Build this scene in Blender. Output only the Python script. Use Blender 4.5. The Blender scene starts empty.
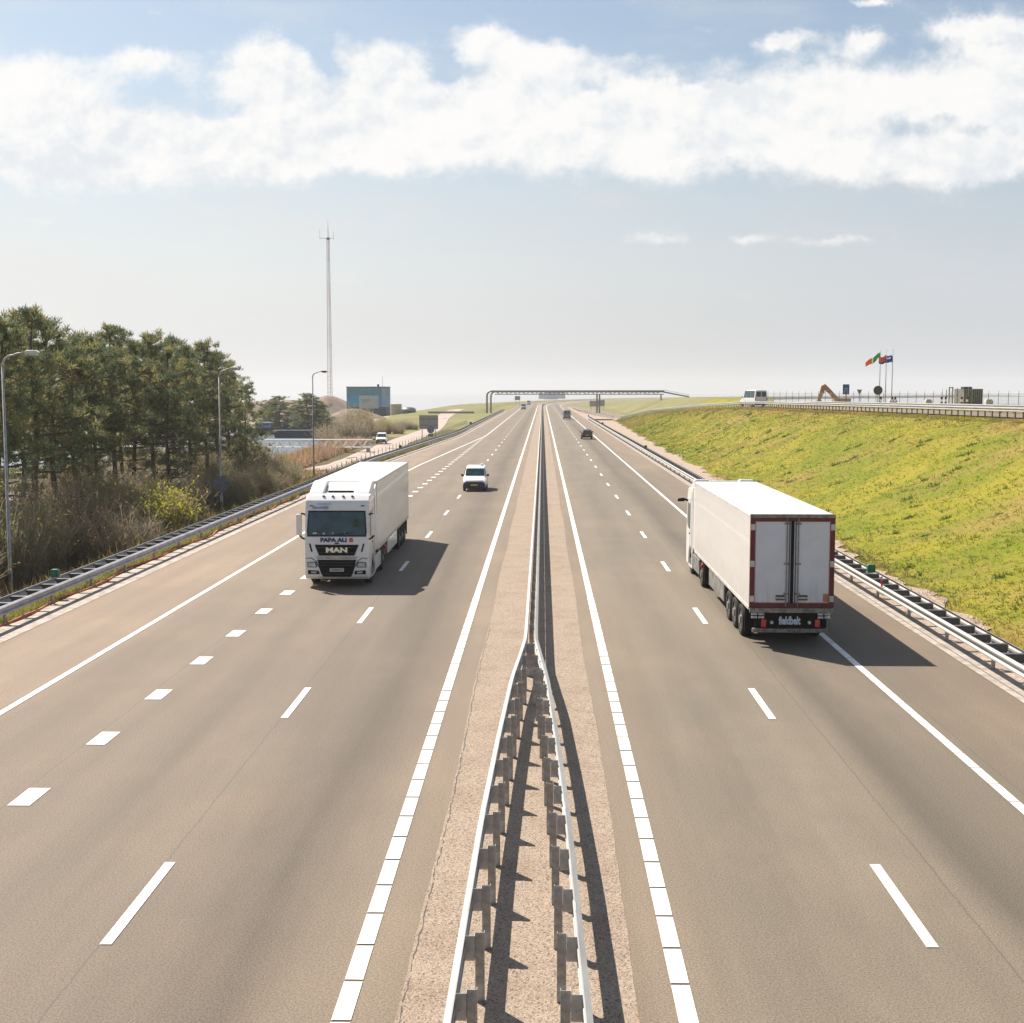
import bpy, bmesh, math, random
import numpy as np
from mathutils import Vector, Matrix, Euler
random.seed(7); rng = np.random.default_rng(7)
R = math.radians
sc = bpy.context.scene
COL = sc.collection

# ------------------------------------------------------------------ camera
H, F, HZ, VX = 7.62, 1260.0, 391.0, 542.5
PITCH = math.atan((511.5 - HZ) / F)
YAW = math.atan((VX - 512) * math.cos(PITCH) / F)
cam = bpy.data.cameras.new('camera'); co = bpy.data.objects.new('camera', cam); COL.objects.link(co)
cam.sensor_width = 36; cam.lens = F / 1024 * 36
cam.clip_start = 0.2; cam.clip_end = 30000
co.location = (0, 0, H); co.rotation_euler = (R(90) - PITCH, 0, YAW)
sc.camera = co
CAMROT = Euler((R(90) - PITCH, 0, YAW)).to_matrix()
def ray(px, py):
    return (CAMROT @ Vector(((px - 512) / F, (511.5 - py) / F, -1))).normalized()
def P(px, py, z=0.0):
    """place on the level z seen at a point of the photograph (survey helper)"""
    d = ray(px, py); t = (z - H) / d.z
    return Vector((d.x * t, d.y * t, z))
def PY(px, y):
    d = ray(px, HZ); return d.x / d.y * y
# ------------------------------------------------------------------ world + sun
SUN_EL, SUN_AZ = 48.8, 41.3          # azimuth left of +Y
SUN_STRENGTH, SKY_STRENGTH, EXPOSURE = 5.0, 0.06, 0.80
W = bpy.data.worlds.new('World'); sc.world = W; W.use_nodes = True
nt = W.node_tree; nt.nodes.clear()
class NG:
    def __init__(s, nt): s.nt = nt
    def n(s, t, **k):
        x = s.nt.nodes.new(t)
        for a, b in k.items(): setattr(x, a, b)
        return x
    def put(s, sock, v):
        if v is None: return
        if hasattr(v, 'is_linked') or hasattr(v, 'links'): s.nt.links.new(v, sock)
        else: sock.default_value = v
    def math(s, op, a, b=None, c=None, clamp=False):
        x = s.n('ShaderNodeMath', operation=op, use_clamp=clamp)
        s.put(x.inputs[0], a); s.put(x.inputs[1], b); s.put(x.inputs[2], c); return x.outputs[0]
    def vm(s, op, a, b=None, out=0):
        x = s.n('ShaderNodeVectorMath', operation=op); s.put(x.inputs[0], a); s.put(x.inputs[1], b); return x.outputs[out]
    def mix(s, f, a, b, mode='MIX'):
        x = s.n('ShaderNodeMix', data_type='RGBA', blend_type=mode); s.put(x.inputs[0], f)
        s.put(x.inputs[6], a if not isinstance(a, tuple) else (*a[:3], 1)); s.put(x.inputs[7], b if not isinstance(b, tuple) else (*b[:3], 1)); return x.outputs[2]
    def noise(s, vec, scale, detail=4, rough=.55, dist=0, out='Fac'):
        x = s.n('ShaderNodeTexNoise'); s.put(x.inputs['Vector'], vec)
        x.inputs['Scale'].default_value = scale; x.inputs['Detail'].default_value = detail
        x.inputs['Roughness'].default_value = rough; x.inputs['Distortion'].default_value = dist; return x.outputs[out]
    def ss(s, v, lo, hi, a=0., b=1.):
        x = s.n('ShaderNodeMapRange', interpolation_type='SMOOTHSTEP'); s.put(x.inputs[0], v)
        x.inputs[1].default_value = lo; x.inputs[2].default_value = hi; x.inputs[3].default_value = a; x.inputs[4].default_value = b; return x.outputs[0]
    def lin(s, v, lo, hi, a=0., b=1.):
        x = s.n('ShaderNodeMapRange'); s.put(x.inputs[0], v)
        x.inputs[1].default_value = lo; x.inputs[2].default_value = hi; x.inputs[3].default_value = a; x.inputs[4].default_value = b; return x.outputs[0]
    def ramp(s, v, stops):
        x = s.n('ShaderNodeValToRGB'); s.put(x.inputs[0], v); e = x.color_ramp.elements
        while len(e) > 1: e.remove(e[-1])
        e[0].position = stops[0][0]; e[0].color = (*stops[0][1], 1)
        for p, c in stops[1:]:
            q = e.new(p); q.color = (*c, 1)
        return x.outputs[0]
g = NG(nt)
tc = g.n('ShaderNodeTexCoord').outputs['Generated']
sp = g.n('ShaderNodeSeparateXYZ'); nt.links.new(tc, sp.inputs[0])
ay = g.math('MAXIMUM', g.math('ABSOLUTE', sp.outputs[1]), .05)
u = g.math('DIVIDE', sp.outputs[0], ay); v = g.math('DIVIDE', sp.outputs[2], ay)
cb = g.n('ShaderNodeCombineXYZ'); nt.links.new(u, cb.inputs[0]); nt.links.new(v, cb.inputs[1])
uv0 = cb.outputs[0]
# ragged warp of the cloud field
wc = g.vm('SUBTRACT', g.noise(uv0, 9, 5, .6, out='Color'), (.5, .5, .5))
wf = g.vm('SUBTRACT', g.noise(uv0, 38, 4, .62, out='Color'), (.5, .5, .5))
uv = g.vm('ADD', uv0, g.vm('MULTIPLY', wc, (.05, .032, 0)))
uv = g.vm('ADD', uv, g.vm('MULTIPLY', wf, (.03, .022, 0)))
def uvpix(px, py):
    d = ray(px, py); return d.x / d.y, d.z / d.y
blobs = [(60,140,150,42,1.1),(-20,100,110,45,.9),(200,150,150,30,1.1),(350,142,150,28,1.05),(490,122,110,30,1.05),(620,118,100,38,1.05),
 (700,125,150,42,1.1),(830,110,110,38,1.),(1000,110,110,42,1),(950,165,120,22,.9),(268,72,38,30,1.15),(300,98,44,24,.9),(388,70,40,30,1.15),(440,92,44,20,.5),(492,50,40,22,1.0),(545,66,46,18,.6),(235,102,44,20,.4),(150,52,30,9,.5),
 (790,35,24,9,.8),(858,38,24,11,.75),(975,30,60,14,.9),(1010,60,60,16,.7),(345,42,16,16,.4),(870,2,20,5,.7),(850,238,110,6,.38),(660,240,38,8,.38),
 (745,243,24,6,.35),(20,217,60,6,.35),(160,8,16,5,.4),(60,74,80,16,.3),(190,72,60,26,.32),
 (120,60,50,8,.3),(620,55,60,8,.3),(700,30,30,6,.3),(165,92,60,20,-.35),(890,124,60,16,-.75),(960,128,40,12,-.5),(595,92,30,12,-.7),(440,82,22,14,-.5),(328,62,12,20,-.35),(438,66,13,16,-.35),(470,98,40,7,-.35),(225,112,40,12,-.7),(700,80,60,10,-.4),(520,150,60,8,-.3)]
acc = None
for (bx, by, rx, ry, a) in blobs:
    uc, vc = uvpix(bx, by)
    d = g.vm('MULTIPLY', g.vm('SUBTRACT', uv, (uc, vc, 0)), (F / rx, F / ry, 0))
    e = g.math('MULTIPLY', g.math('POWER', .3679, g.vm('DOT_PRODUCT', d, d, out='Value')), a)
    acc = e if acc is None else g.math('ADD', acc, e)
fine = g.noise(g.vm('MULTIPLY', uv0, (1, 1.25, 1)), 15, 10, .64, .15)
hi_ = g.math('MULTIPLY', g.ss(g.noise(g.vm('MULTIPLY', uv0, (1, 1.6, 1)), 2.2, 6, .6), .56, .8), g.ss(v, .34, .5))
dens = g.math('ADD', g.math('ADD', acc, g.math('MULTIPLY', g.math('SUBTRACT', fine, .5), 1.65)), hi_)
alpha = g.ss(dens, .16, .76)
wisp = g.math('MULTIPLY', g.ss(g.noise(g.vm('MULTIPLY', uv0, (1, 3.2, 1)), 6, 6, .6), .45, .75), .35)
def fbm(off): return g.noise(g.vm('MULTIPLY', g.vm('ADD', uv0, off), (1, 1.25, 1)), 15, 10, .64, .15)
relief = g.math('SUBTRACT', fine, fbm((-.006, .010, 0)))
soft_ = g.math('SUBTRACT', g.noise(uv0, 7, 4, .5), g.noise(g.vm('ADD', uv0, (-.02, .03, 0)), 7, 4, .5))
shade = g.math('ADD', g.math('ADD', .5, g.math('MULTIPLY', relief, 1.5)), g.math('MULTIPLY', soft_, 1.2))
K = 1 / SKY_STRENGTH
def cc(r, gg, b): return (r * K, gg * K, b * K)
cloudc = g.mix(g.ss(shade, .18, .62), cc(.455, .478, .505), cc(.578, .572, .562))
sky = g.n('ShaderNodeTexSky', sky_type='NISHITA'); sky.sun_disc = False
sky.sun_elevation = R(SUN_EL); sky.sun_rotation = R(-SUN_AZ); sky.altitude = 0; sky.air_density = 1.0; sky.dust_density = 1.2; sky.ozone_density = 1.3
skc = g.mix(1., sky.outputs[0], (1.02, 1.08, 1.06), 'MULTIPLY')
# thin high veil, thicker low down and toward the sun
veil = g.mix(g.ss(u, -.42, .42), cc(.478, .481, .480), cc(.352, .370, .400))
veilf = g.ss(v, .0, .30, .97, .15)
veil = g.mix(g.ss(v, .0, .10), g.mix(1., veil, (.90, .895, .89), 'MULTIPLY'), veil)
veilf = g.math('ADD', veilf, g.math('MULTIPLY', wisp, g.ss(v, .0, .1)), clamp=True)
skc = g.mix(veilf, skc, veil)
front = g.ss(sp.outputs[1], -.15, .25, .25, 1)
skc = g.mix(g.math('MULTIPLY', g.math('SUBTRACT', 1., front), .9), skc, sky.outputs[0])
col = g.mix(g.math('MULTIPLY', g.math('MULTIPLY', alpha, .97), front), skc, cloudc)
bg = g.n('ShaderNodeBackground'); nt.links.new(col, bg.inputs[0]); bg.inputs[1].default_value = SKY_STRENGTH
ow = g.n('ShaderNodeOutputWorld'); nt.links.new(bg.outputs[0], ow.inputs[0])
W.cycles.sampling_method = 'MANUAL'; W.cycles.sample_map_resolution = 512
sl = bpy.data.lights.new('sun', 'SUN'); so = bpy.data.objects.new('sun', sl); COL.objects.link(so)
sl.energy = SUN_STRENGTH; sl.angle = R(.5); sl.color = (1.0, .915, .80)
sdir = Vector((-math.sin(R(SUN_AZ)) * math.cos(R(SUN_EL)), math.cos(R(SUN_AZ)) * math.cos(R(SUN_EL)), math.sin(R(SUN_EL))))
so.rotation_euler = sdir.to_track_quat('Z', 'Y').to_euler(); so.location = (0, 0, 60)
vs = sc.view_settings; vs.view_transform = 'Standard'; vs.look = 'None'; vs.exposure = EXPOSURE; vs.gamma = 1
sc.render.engine = 'CYCLES'
sc.cycles.volume_bounces = 1; sc.cycles.max_bounces = 6; sc.cycles.transparent_max_bounces = 8

# ------------------------------------------------------------------ materials
def mat(name, col, rough=.7, metal=0., var=.0, scale=3., bump=0., bscale=None, col2=None, spec=.5, coat=0., stretch=None):
    m = bpy.data.materials.new(name); m.use_nodes = True; t = m.node_tree; b = t.nodes['Principled BSDF']; q = NG(t)
    b.inputs['Roughness'].default_value = rough; b.inputs['Metallic'].default_value = metal
    b.inputs['Specular IOR Level'].default_value = spec; b.inputs['Coat Weight'].default_value = coat
    tcn = q.n('ShaderNodeTexCoord').outputs['Object']
    if stretch: tcn = q.vm('MULTIPLY', tcn, stretch)
    c2 = col2 if col2 else tuple(min(1, c * (1 - var)) for c in col)
    nz = q.noise(tcn, scale, 5, .6)
    c = q.mix(q.ss(nz, .35, .65), tuple(col), tuple(c2)); t.links.new(c, b.inputs['Base Color'])
    t.links.new(q.lin(nz, .2, .8, max(0, rough - .06), min(1, rough + .06)), b.inputs['Roughness'])
    if bump:
        bn = q.n('ShaderNodeBump'); bn.inputs['Strength'].default_value = bump; bn.inputs['Distance'].default_value = .02
        t.links.new(q.noise(tcn, bscale or scale * 4, 5, .6), bn.inputs['Height']); t.links.new(bn.outputs[0], b.inputs['Normal'])
    return m
M = {}
def leafy(name, col, col2, scale, tr=.5):
    m = mat(name, col, .75, col2=col2, scale=scale, spec=.25); t = m.node_tree; b = t.nodes['Principled BSDF']; o = t.nodes['Material Output']
    tl_ = t.nodes.new('ShaderNodeBsdfTranslucent'); mx = t.nodes.new('ShaderNodeMixShader'); mx.inputs[0].default_value = tr
    src = b.inputs['Base Color'].links[0].from_socket; t.links.new(src, tl_.inputs[0]); t.links.new(b.outputs[0], mx.inputs[1]); t.links.new(tl_.outputs[0], mx.inputs[2]); t.links.new(mx.outputs[0], o.inputs[0])
    return m
M['white'] = mat('white_paint', (.80, .79, .77), .35, var=.06, scale=1.2, coat=.3)
M['trailer2'] = mat('cream_trailer_panel', (.63, .605, .58), .42, var=.06, scale=.8, coat=.15, stretch=(1, .35, 1.6))
M['trailer'] = mat('trailer_panel', (.80, .785, .76), .38, var=.07, scale=.8, coat=.2, stretch=(1, .35, 1.6))
M['offwhite'] = mat('dirty_white', (.62, .6, .57), .5, var=.25, scale=3)
M['driver'] = mat('dim_olive_cloth', (.06, .10, .05), .8, var=.6, scale=7)
M['skirtgrey'] = mat('shade_grey_skirt', (.26, .25, .235), .6, var=.45, scale=2.5)  # grey skirt; the side guard's shade is put into the colour too
M['greydoor'] = mat('grey_door_panel', (.64, .67, .75), .45, var=.07, scale=1.5)
M['black'] = mat('black_plastic', (.009, .009, .011), .6, var=.3, scale=4, spec=.15)
M['darkgrey'] = mat('dark_grey', (.05, .05, .055), .6, var=.4, scale=4)
M['tyre'] = mat('tyre_rubber', (.02, .019, .018), .85, var=.4, scale=9)
M['rim'] = mat('steel_rim', (.42, .41, .40), .4, .7, var=.4, scale=6)
M['glass'] = mat('dark_glass', (.014, .062, .088), .07, var=.6, scale=2.2, spec=.6)
M['galv'] = mat('galvanised_steel', (.50, .49, .47), .5, .25, var=.3, scale=5, stretch=(1, .3, 1))
M['galvtop'] = mat('galvanised_rail', (.43, .425, .41), .5, .25, var=.2, scale=3, stretch=(1, .3, 1))
M['galvold'] = mat('weathered_steel', (.30, .29, .28), .55, .6, var=.5, scale=6)
M['post'] = mat('rail_post_steel', (.46, .44, .42), .55, .25, var=.45, scale=7)
M['shadesteel'] = mat('shade_dark_steel', (.12, .12, .125), .6, .3, var=.4, scale=5)  # shade on the spacer plates is put into this steel colour
M['darkrail'] = mat('dull_blue_steel', (.44, .45, .49), .5, .3, var=.3, scale=2)
M['redpaint'] = mat('red_brown_paint', (.13, .014, .016), .5, var=.3, scale=5)
M['pinkpaint'] = mat('faded_red_seal', (.42, .11, .11), .6, var=.2, scale=5)
M['redlamp'] = mat('red_lamp', (.55, .02, .02), .25, spec=.8)
M['clear'] = mat('clear_lamp', (.62, .66, .72), .15, var=.5, scale=18, spec=.9)
M['bluelet'] = mat('blue_lettering', (.03, .035, .16), .5)
M['redlet'] = mat('red_lettering', (.6, .05, .05), .5)
M['paleblue'] = mat('pale_blue_lettering', (.28, .34, .5), .5)
M['clearlet'] = mat('pale_lettering', (.55, .62, .75), .4)
M['silver'] = mat('chrome_letter', (.8, .78, .74), .25, .6)
M['navy'] = mat('navy_plastic', (.016, .022, .07), .45, var=.3)
M['yellow'] = mat('yellow_plate', (.75, .5, .03), .5)
M['blackcar'] = mat('black_car_paint', (.012, .014, .02), .3, coat=.6)
M['greycar'] = mat('grey_blue_paint', (.22, .26, .33), .4, .2)
M['green'] = mat('green_plastic', (.01, .16, .09), .5, var=.3)
M['lamp_pole'] = mat('galvanised_pole', (.42, .42, .41), .55, .35, var=.35, scale=2.5)
M['lamp_dark'] = mat('dull_pole', (.16, .16, .17), .55, .3, var=.3, scale=2.5)
M['concrete'] = mat('concrete_strip', (.44, .38, .33), .9, var=.35, scale=2.2, bump=.4, bscale=30)
M['signback'] = mat('sign_back', (.24, .26, .32), .6, .3, var=.3, scale=3)
M['panelback'] = mat('sign_panel_back', (.40, .36, .33), .6, var=.2, scale=3)
M['bluesign'] = mat('blue_sign', (.02, .07, .26), .5)
M['bluebld'] = mat('blue_cladding', (.01, .32, .62), .6, var=.15, scale=.5)
M['tealbld'] = mat('teal_cladding', (.05, .24, .34), .6, var=.15, scale=.5)
M['darkbld'] = mat('dark_plinth', (.035, .045, .085), .7, var=.3, scale=.6)
M['whitebld'] = mat('white_board', (.5, .52, .54), .7, var=.12, scale=.6)
M['sand'] = mat('brown_aggregate', (.25, .17, .13), .95, col2=(.19, .13, .10), scale=.25, bump=.6, bscale=2)
M['beige'] = mat('beige_tank', (.42, .37, .25), .6, var=.15, scale=.5)
M['teal'] = mat('dark_tank', (.045, .07, .085), .5, var=.3, scale=.5)
M['orange'] = mat('orange_conduit', (.55, .10, .03), .6, var=.3)
for _n, _z0, _z1 in (('trailer', 1.15, 2.3), ('trailer2', 1.15, 2.3), ('greydoor', 1.2, 2.2)):
    _t = M[_n].node_tree; _b = _t.nodes['Principled BSDF']; _q = NG(_t); _l = _b.inputs['Base Color'].links[0].from_socket
    _tc = _q.n('ShaderNodeTexCoord').outputs['Object']; _s = _q.n('ShaderNodeSeparateXYZ'); _t.links.new(_tc, _s.inputs[0])
    _f = _q.math('MULTIPLY', _q.ss(_s.outputs[2], _z0, _z1, 1, 0), _q.ss(_q.noise(_q.vm('MULTIPLY', _tc, (3, 3, .5)), 1.6, 6, .7), .35, .75))
    _c = _q.mix(_q.math('MULTIPLY', _f, .55), _l, (.30, .27, .235))
    _fr = _q.math('FRACT', _q.math('DIVIDE', _s.outputs[1], 1.31))
    if _n != 'greydoor': _c = _q.mix(_q.ss(_q.math('ABSOLUTE', _q.math('SUBTRACT', _fr, .5)), 0, .014, .35, 0), _c, (.3, .29, .28))
    _t.links.new(_c, _b.inputs['Base Color'])
M['exc'] = mat('excavator_paint', (.46, .20, .09), .6, var=.2)
M['bark'] = mat('pine_bark', (.14, .088, .062), .95, col2=(.08, .055, .042), scale=6, bump=.6)
M['needle'] = leafy('pine_needles', (.175, .205, .10), (.105, .14, .08), .8, .45)
M['needle2'] = leafy('olive_needles', (.31, .29, .12), (.20, .20, .09), .8, .5)
M['twig'] = leafy('bare_twigs', (.42, .34, .22), (.27, .215, .14), 1.2, .45)
M['twig2'] = leafy('grey_twigs', (.44, .38, .28), (.30, .26, .19), 1.2, .45)
M['budolive'] = leafy('olive_buds', (.40, .36, .13), (.27, .25, .09), 1.5, .5)
M['budyellow'] = leafy('yellow_blossom', (.62, .56, .06), (.40, .42, .05), 1.5, .5)
M['g_green'] = leafy('green_blades', (.15, .205, .022), (.10, .145, .018), .5)
M['g_yel'] = leafy('yellow_green_blades', (.315, .285, .022), (.235, .245, .02), .5)
M['g_straw'] = leafy('straw_blades', (.42, .29, .10), (.33, .225, .075), .5)
M['g_brown'] = leafy('brown_blades', (.27, .19, .10), (.19, .14, .075), .5)
M['weedgreen'] = leafy('dark_weed_leaves', (.11, .17, .025), (.08, .13, .02), .5)
M['reed'] = leafy('dry_reed', (.45, .29, .19), (.34, .23, .15), .4)
M['boatblue'] = mat('blue_hull', (.03, .10, .22), .5, var=.2)
M['flaggreen'] = leafy('green_cloth', (.04, .48, .14), (.04, .48, .14), 1, .5)
M['flagorange'] = leafy('orange_cloth', (.85, .24, .05), (.85, .24, .05), 1, .5)
M['flagwhite'] = leafy('white_cloth', (.8, .8, .8), (.8, .8, .8), 1, .5)
M['flagblue'] = leafy('blue_cloth', (.03, .09, .50), (.03, .09, .50), 1, .5)
M['flagred'] = leafy('red_cloth', (.75, .08, .04), (.75, .08, .04), 1, .5)
M['mastred'] = mat('hazed_red_steel', (.26, .15, .12), .8)
M['mastgrey'] = mat('hazed_grey_steel', (.30, .30, .31), .8)  # distance haze put into the mast colours
M['hazebld'] = mat('hazed_grey_building', (.30, .34, .39), .8)  # far haze painted into the wall colour

def asphalt():
    m = bpy.data.materials.new('worn_asphalt'); m.use_nodes = True; t = m.node_tree; b = t.nodes['Principled BSDF']; q = NG(t)
    tcn = q.n('ShaderNodeTexCoord').outputs['Object']
    s = q.n('ShaderNodeSeparateXYZ'); t.links.new(tcn, s.inputs[0]); X = s.outputs[0]
    wob = q.math('MULTIPLY', q.math('SUBTRACT', q.noise(q.vm('MULTIPLY', tcn, (.3, .04, 1)), 1, 3), .5), 1.2)
    Xw = q.math('ADD', X, wob)
    def at(x): return (x + 17) / 29.
    base = q.ramp(q.lin(Xw, -17, 12), [(0, (.236, .187, .158)), (at(-13.4), (.225, .180, .152)), (at(-12.4), (.176, .148, .126)), (at(-9), (.176, .150, .130)),
        (at(-7.8), (.157, .134, .116)), (at(-6.9), (.176, .150, .130)), (at(-5.2), (.155, .133, .116)), (at(-3.95), (.112, .096, .084)), (at(-3.2), (.155, .132, .113)),
        (at(-2.2), (.20, .165, .139)), (at(1.6), (.196, .163, .137)), (at(2.6), (.172, .151, .128)), (at(3.6), (.155, .137, .118)), (at(4.9), (.170, .151, .130)),
        (at(6.2), (.172, .151, .129)), (at(6.9), (.108, .096, .085)), (at(7.8), (.142, .124, .106)), (at(9.2), (.155, .133, .112)), (at(10.4), (.176, .146, .123)), (1, (.18, .148, .126))])
    streak = q.noise(q.vm('MULTIPLY', tcn, (.9, .05, 1)), 1, 5, .6)
    c = q.mix(q.ss(streak, .3, .72), base, q.mix(1., base, (.86, .85, .84), 'MULTIPLY'))
    c = q.mix(1., c, (1.06, 1.015, .905), 'MULTIPLY')
    patch = q.noise(q.vm('MULTIPLY', tcn, (.30, .16, 1)), 1, 6, .65)
    c = q.mix(q.ss(patch, .42, .7), c, q.mix(1., c, (1.16, 1.13, 1.10), 'MULTIPLY'))
    # laid in sections: a slightly different mix per stretch
    spk = q.noise(tcn, 34, 6, .8)
    c = q.mix(q.ss(spk, .42, .58), q.mix(1., c, (.68, .67, .66), 'MULTIPLY'), q.mix(1., c, (1.27, 1.26, 1.25), 'MULTIPLY'))
    v3 = q.n('ShaderNodeTexVoronoi'); t.links.new(tcn, v3.inputs['Vector']); v3.inputs['Scale'].default_value = 34
    c = q.mix(q.ss(v3.outputs['Distance'], .0, .24, .45, 0), c, (.30, .27, .24))
    Y = q.math('ADD', s.outputs[1], q.math('MULTIPLY', q.noise(tcn, 2, 3, .6), .25))
    c = q.mix(q.math('MULTIPLY', q.ss(Y, 121.9, 122.0), q.ss(X, 8.9, 9.0)), c, q.mix(1., c, (1.14, 1.12, 1.10), 'MULTIPLY'))
    c = q.mix(q.math('MULTIPLY', q.ss(q.math('ABSOLUTE', q.math('SUBTRACT', Y, 122.)), 0, .12, .6, 0), q.ss(X, 8.9, 9.0)), c, (.07, .06, .055))
    # construction seams
    for sx, w in ((-6.1, .02), (6.25, .025), (-9.9, .02), (9.15, .02)):
        d = q.math('ABSOLUTE', q.math('SUBTRACT', q.math('ADD', X, q.math('MULTIPLY', q.math('SUBTRACT', q.noise(tcn, 1.4, 5, .7), .5), .10)), sx))
        c = q.mix(q.math('MULTIPLY', q.ss(d, 0, w, 1, 0), .55), c, (.07, .06, .052))
    t.links.new(c, b.inputs['Base Color']); b.inputs['Roughness'].default_value = .82; b.inputs['Specular IOR Level'].default_value = .35
    bn = q.n('ShaderNodeBump'); bn.inputs['Strength'].default_value = .35; bn.inputs['Distance'].default_value = .01
    t.links.new(spk, bn.inputs['Height']); t.links.new(bn.outputs[0], b.inputs['Normal'])
    return m
def aggregate(name, c1, c2, c3, sc_=20):
    m = bpy.data.materials.new(name); m.use_nodes = True; t = m.node_tree; b = t.nodes['Principled BSDF']; q = NG(t)
    tcn = q.n('ShaderNodeTexCoord').outputs['Object']
    vo = q.n('ShaderNodeTexVoronoi'); t.links.new(tcn, vo.inputs['Vector']); vo.inputs['Scale'].default_value = sc_
    sx = q.n('ShaderNodeSeparateXYZ'); t.links.new(vo.outputs['Color'], sx.inputs[0])
    c = q.mix(q.ss(sx.outputs[0], .1, .9), c1, c2)
    c = q.mix(q.ss(sx.outputs[1], .8, .95), c, c3)
    c = q.mix(q.ss(q.noise(tcn, .8, 5, .65), .4, .75), c, q.mix(1., c, (.84, .80, .78), 'MULTIPLY'))
    t.links.new(c, b.inputs['Base Color']); b.inputs['Roughness'].default_value = .9; b.inputs['Specular IOR Level'].default_value = .3
    bn = q.n('ShaderNodeBump'); bn.inputs['Strength'].default_value = .5; bn.inputs['Distance'].default_value = .015
    t.links.new(vo.outputs['Distance'], bn.inputs['Height']); t.links.new(bn.outputs[0], b.inputs['Normal'])
    return m
M['asphalt'] = asphalt()
M['median'] = aggregate('pink_exposed_aggregate', (.385, .305, .237), (.265, .207, .158), (.14, .112, .09), 42)
M['gravel'] = aggregate('pinkish_gravel', (.42, .32, .25), (.28, .21, .165), (.52, .43, .36), 17)
M['paint'] = mat('road_marking', (.80, .79, .76), .6, col2=(.66, .64, .60), scale=3, stretch=(1, .4, 1))
_t = M['paint'].node_tree; _b = _t.nodes['Principled BSDF']; _q = NG(_t); _l = _b.inputs['Base Color'].links[0].from_socket
_tc = _q.n('ShaderNodeTexCoord').outputs['Object']; _w = _q.math('MULTIPLY', _q.ss(_q.noise(_tc, 30, 5, .75), .58, .70), _q.ss(_q.noise(_tc, 1.1, 3, .6), .40, .62))
_t.links.new(_q.mix(_q.math('MULTIPLY', _w, .75), _l, (.24, .21, .18)), _b.inputs['Base Color'])
def groundmat(name, a, b_, c_, s1=.25, s2=2.5):
    m = bpy.data.materials.new(name); m.use_nodes = True; t = m.node_tree; b = t.nodes['Principled BSDF']; q = NG(t)
    tcn = q.n('ShaderNodeTexCoord').outputs['Object']
    c = q.mix(q.ss(q.noise(tcn, s1, 6, .65), .38, .62), a, b_)
    c = q.mix(q.ss(q.noise(tcn, s2, 6, .7), .5, .72), c, c_)
    c = q.mix(q.math('MULTIPLY', q.ss(q.noise(tcn, .09, 5, .6), .48, .66), .75), c, c_)
    c = q.mix(q.ss(q.noise(tcn, 9, 3, .7), .35, .7), c, q.mix(1., c, (.68, .68, .68), 'MULTIPLY'))
    t.links.new(c, b.inputs['Base Color']); b.inputs['Roughness'].default_value = .95; b.inputs['Specular IOR Level'].default_value = .1
    bn = q.n('ShaderNodeBump'); bn.inputs['Strength'].default_value = .7; bn.inputs['Distance'].default_value = .08
    t.links.new(q.noise(tcn, 4, 5, .7), bn.inputs['Height']); t.links.new(bn.outputs[0], b.inputs['Normal'])
    return m
M['soilgrass'] = groundmat('embankment_turf', (.17, .20, .018), (.285, .255, .028), (.31, .215, .075), .16, 1.3)
M['scrubfloor'] = groundmat('scrub_floor', (.10, .085, .05), (.15, .12, .065), (.12, .13, .04), .3, 1.5)
M['duneland'] = groundmat('coastal_grass', (.20, .215, .075), (.27, .25, .11), (.22, .17, .10), .05, .4)
M['quay'] = groundmat('pale_quay', (.46, .38, .33), (.40, .33, .28), (.50, .44, .38), .1, .6)
M['path'] = mat('pinkish_service_road', (.43, .34, .295), .9, col2=(.36, .285, .245), scale=.5, bump=.2, bscale=8)
M['water'] = mat('harbour_water', (.07, .10, .13), .32, spec=.3, bump=.25, bscale=1.2)
M['sea'] = mat('sea_water', (.30, .32, .34), .5, spec=.3, bump=.2, bscale=.6)

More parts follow.
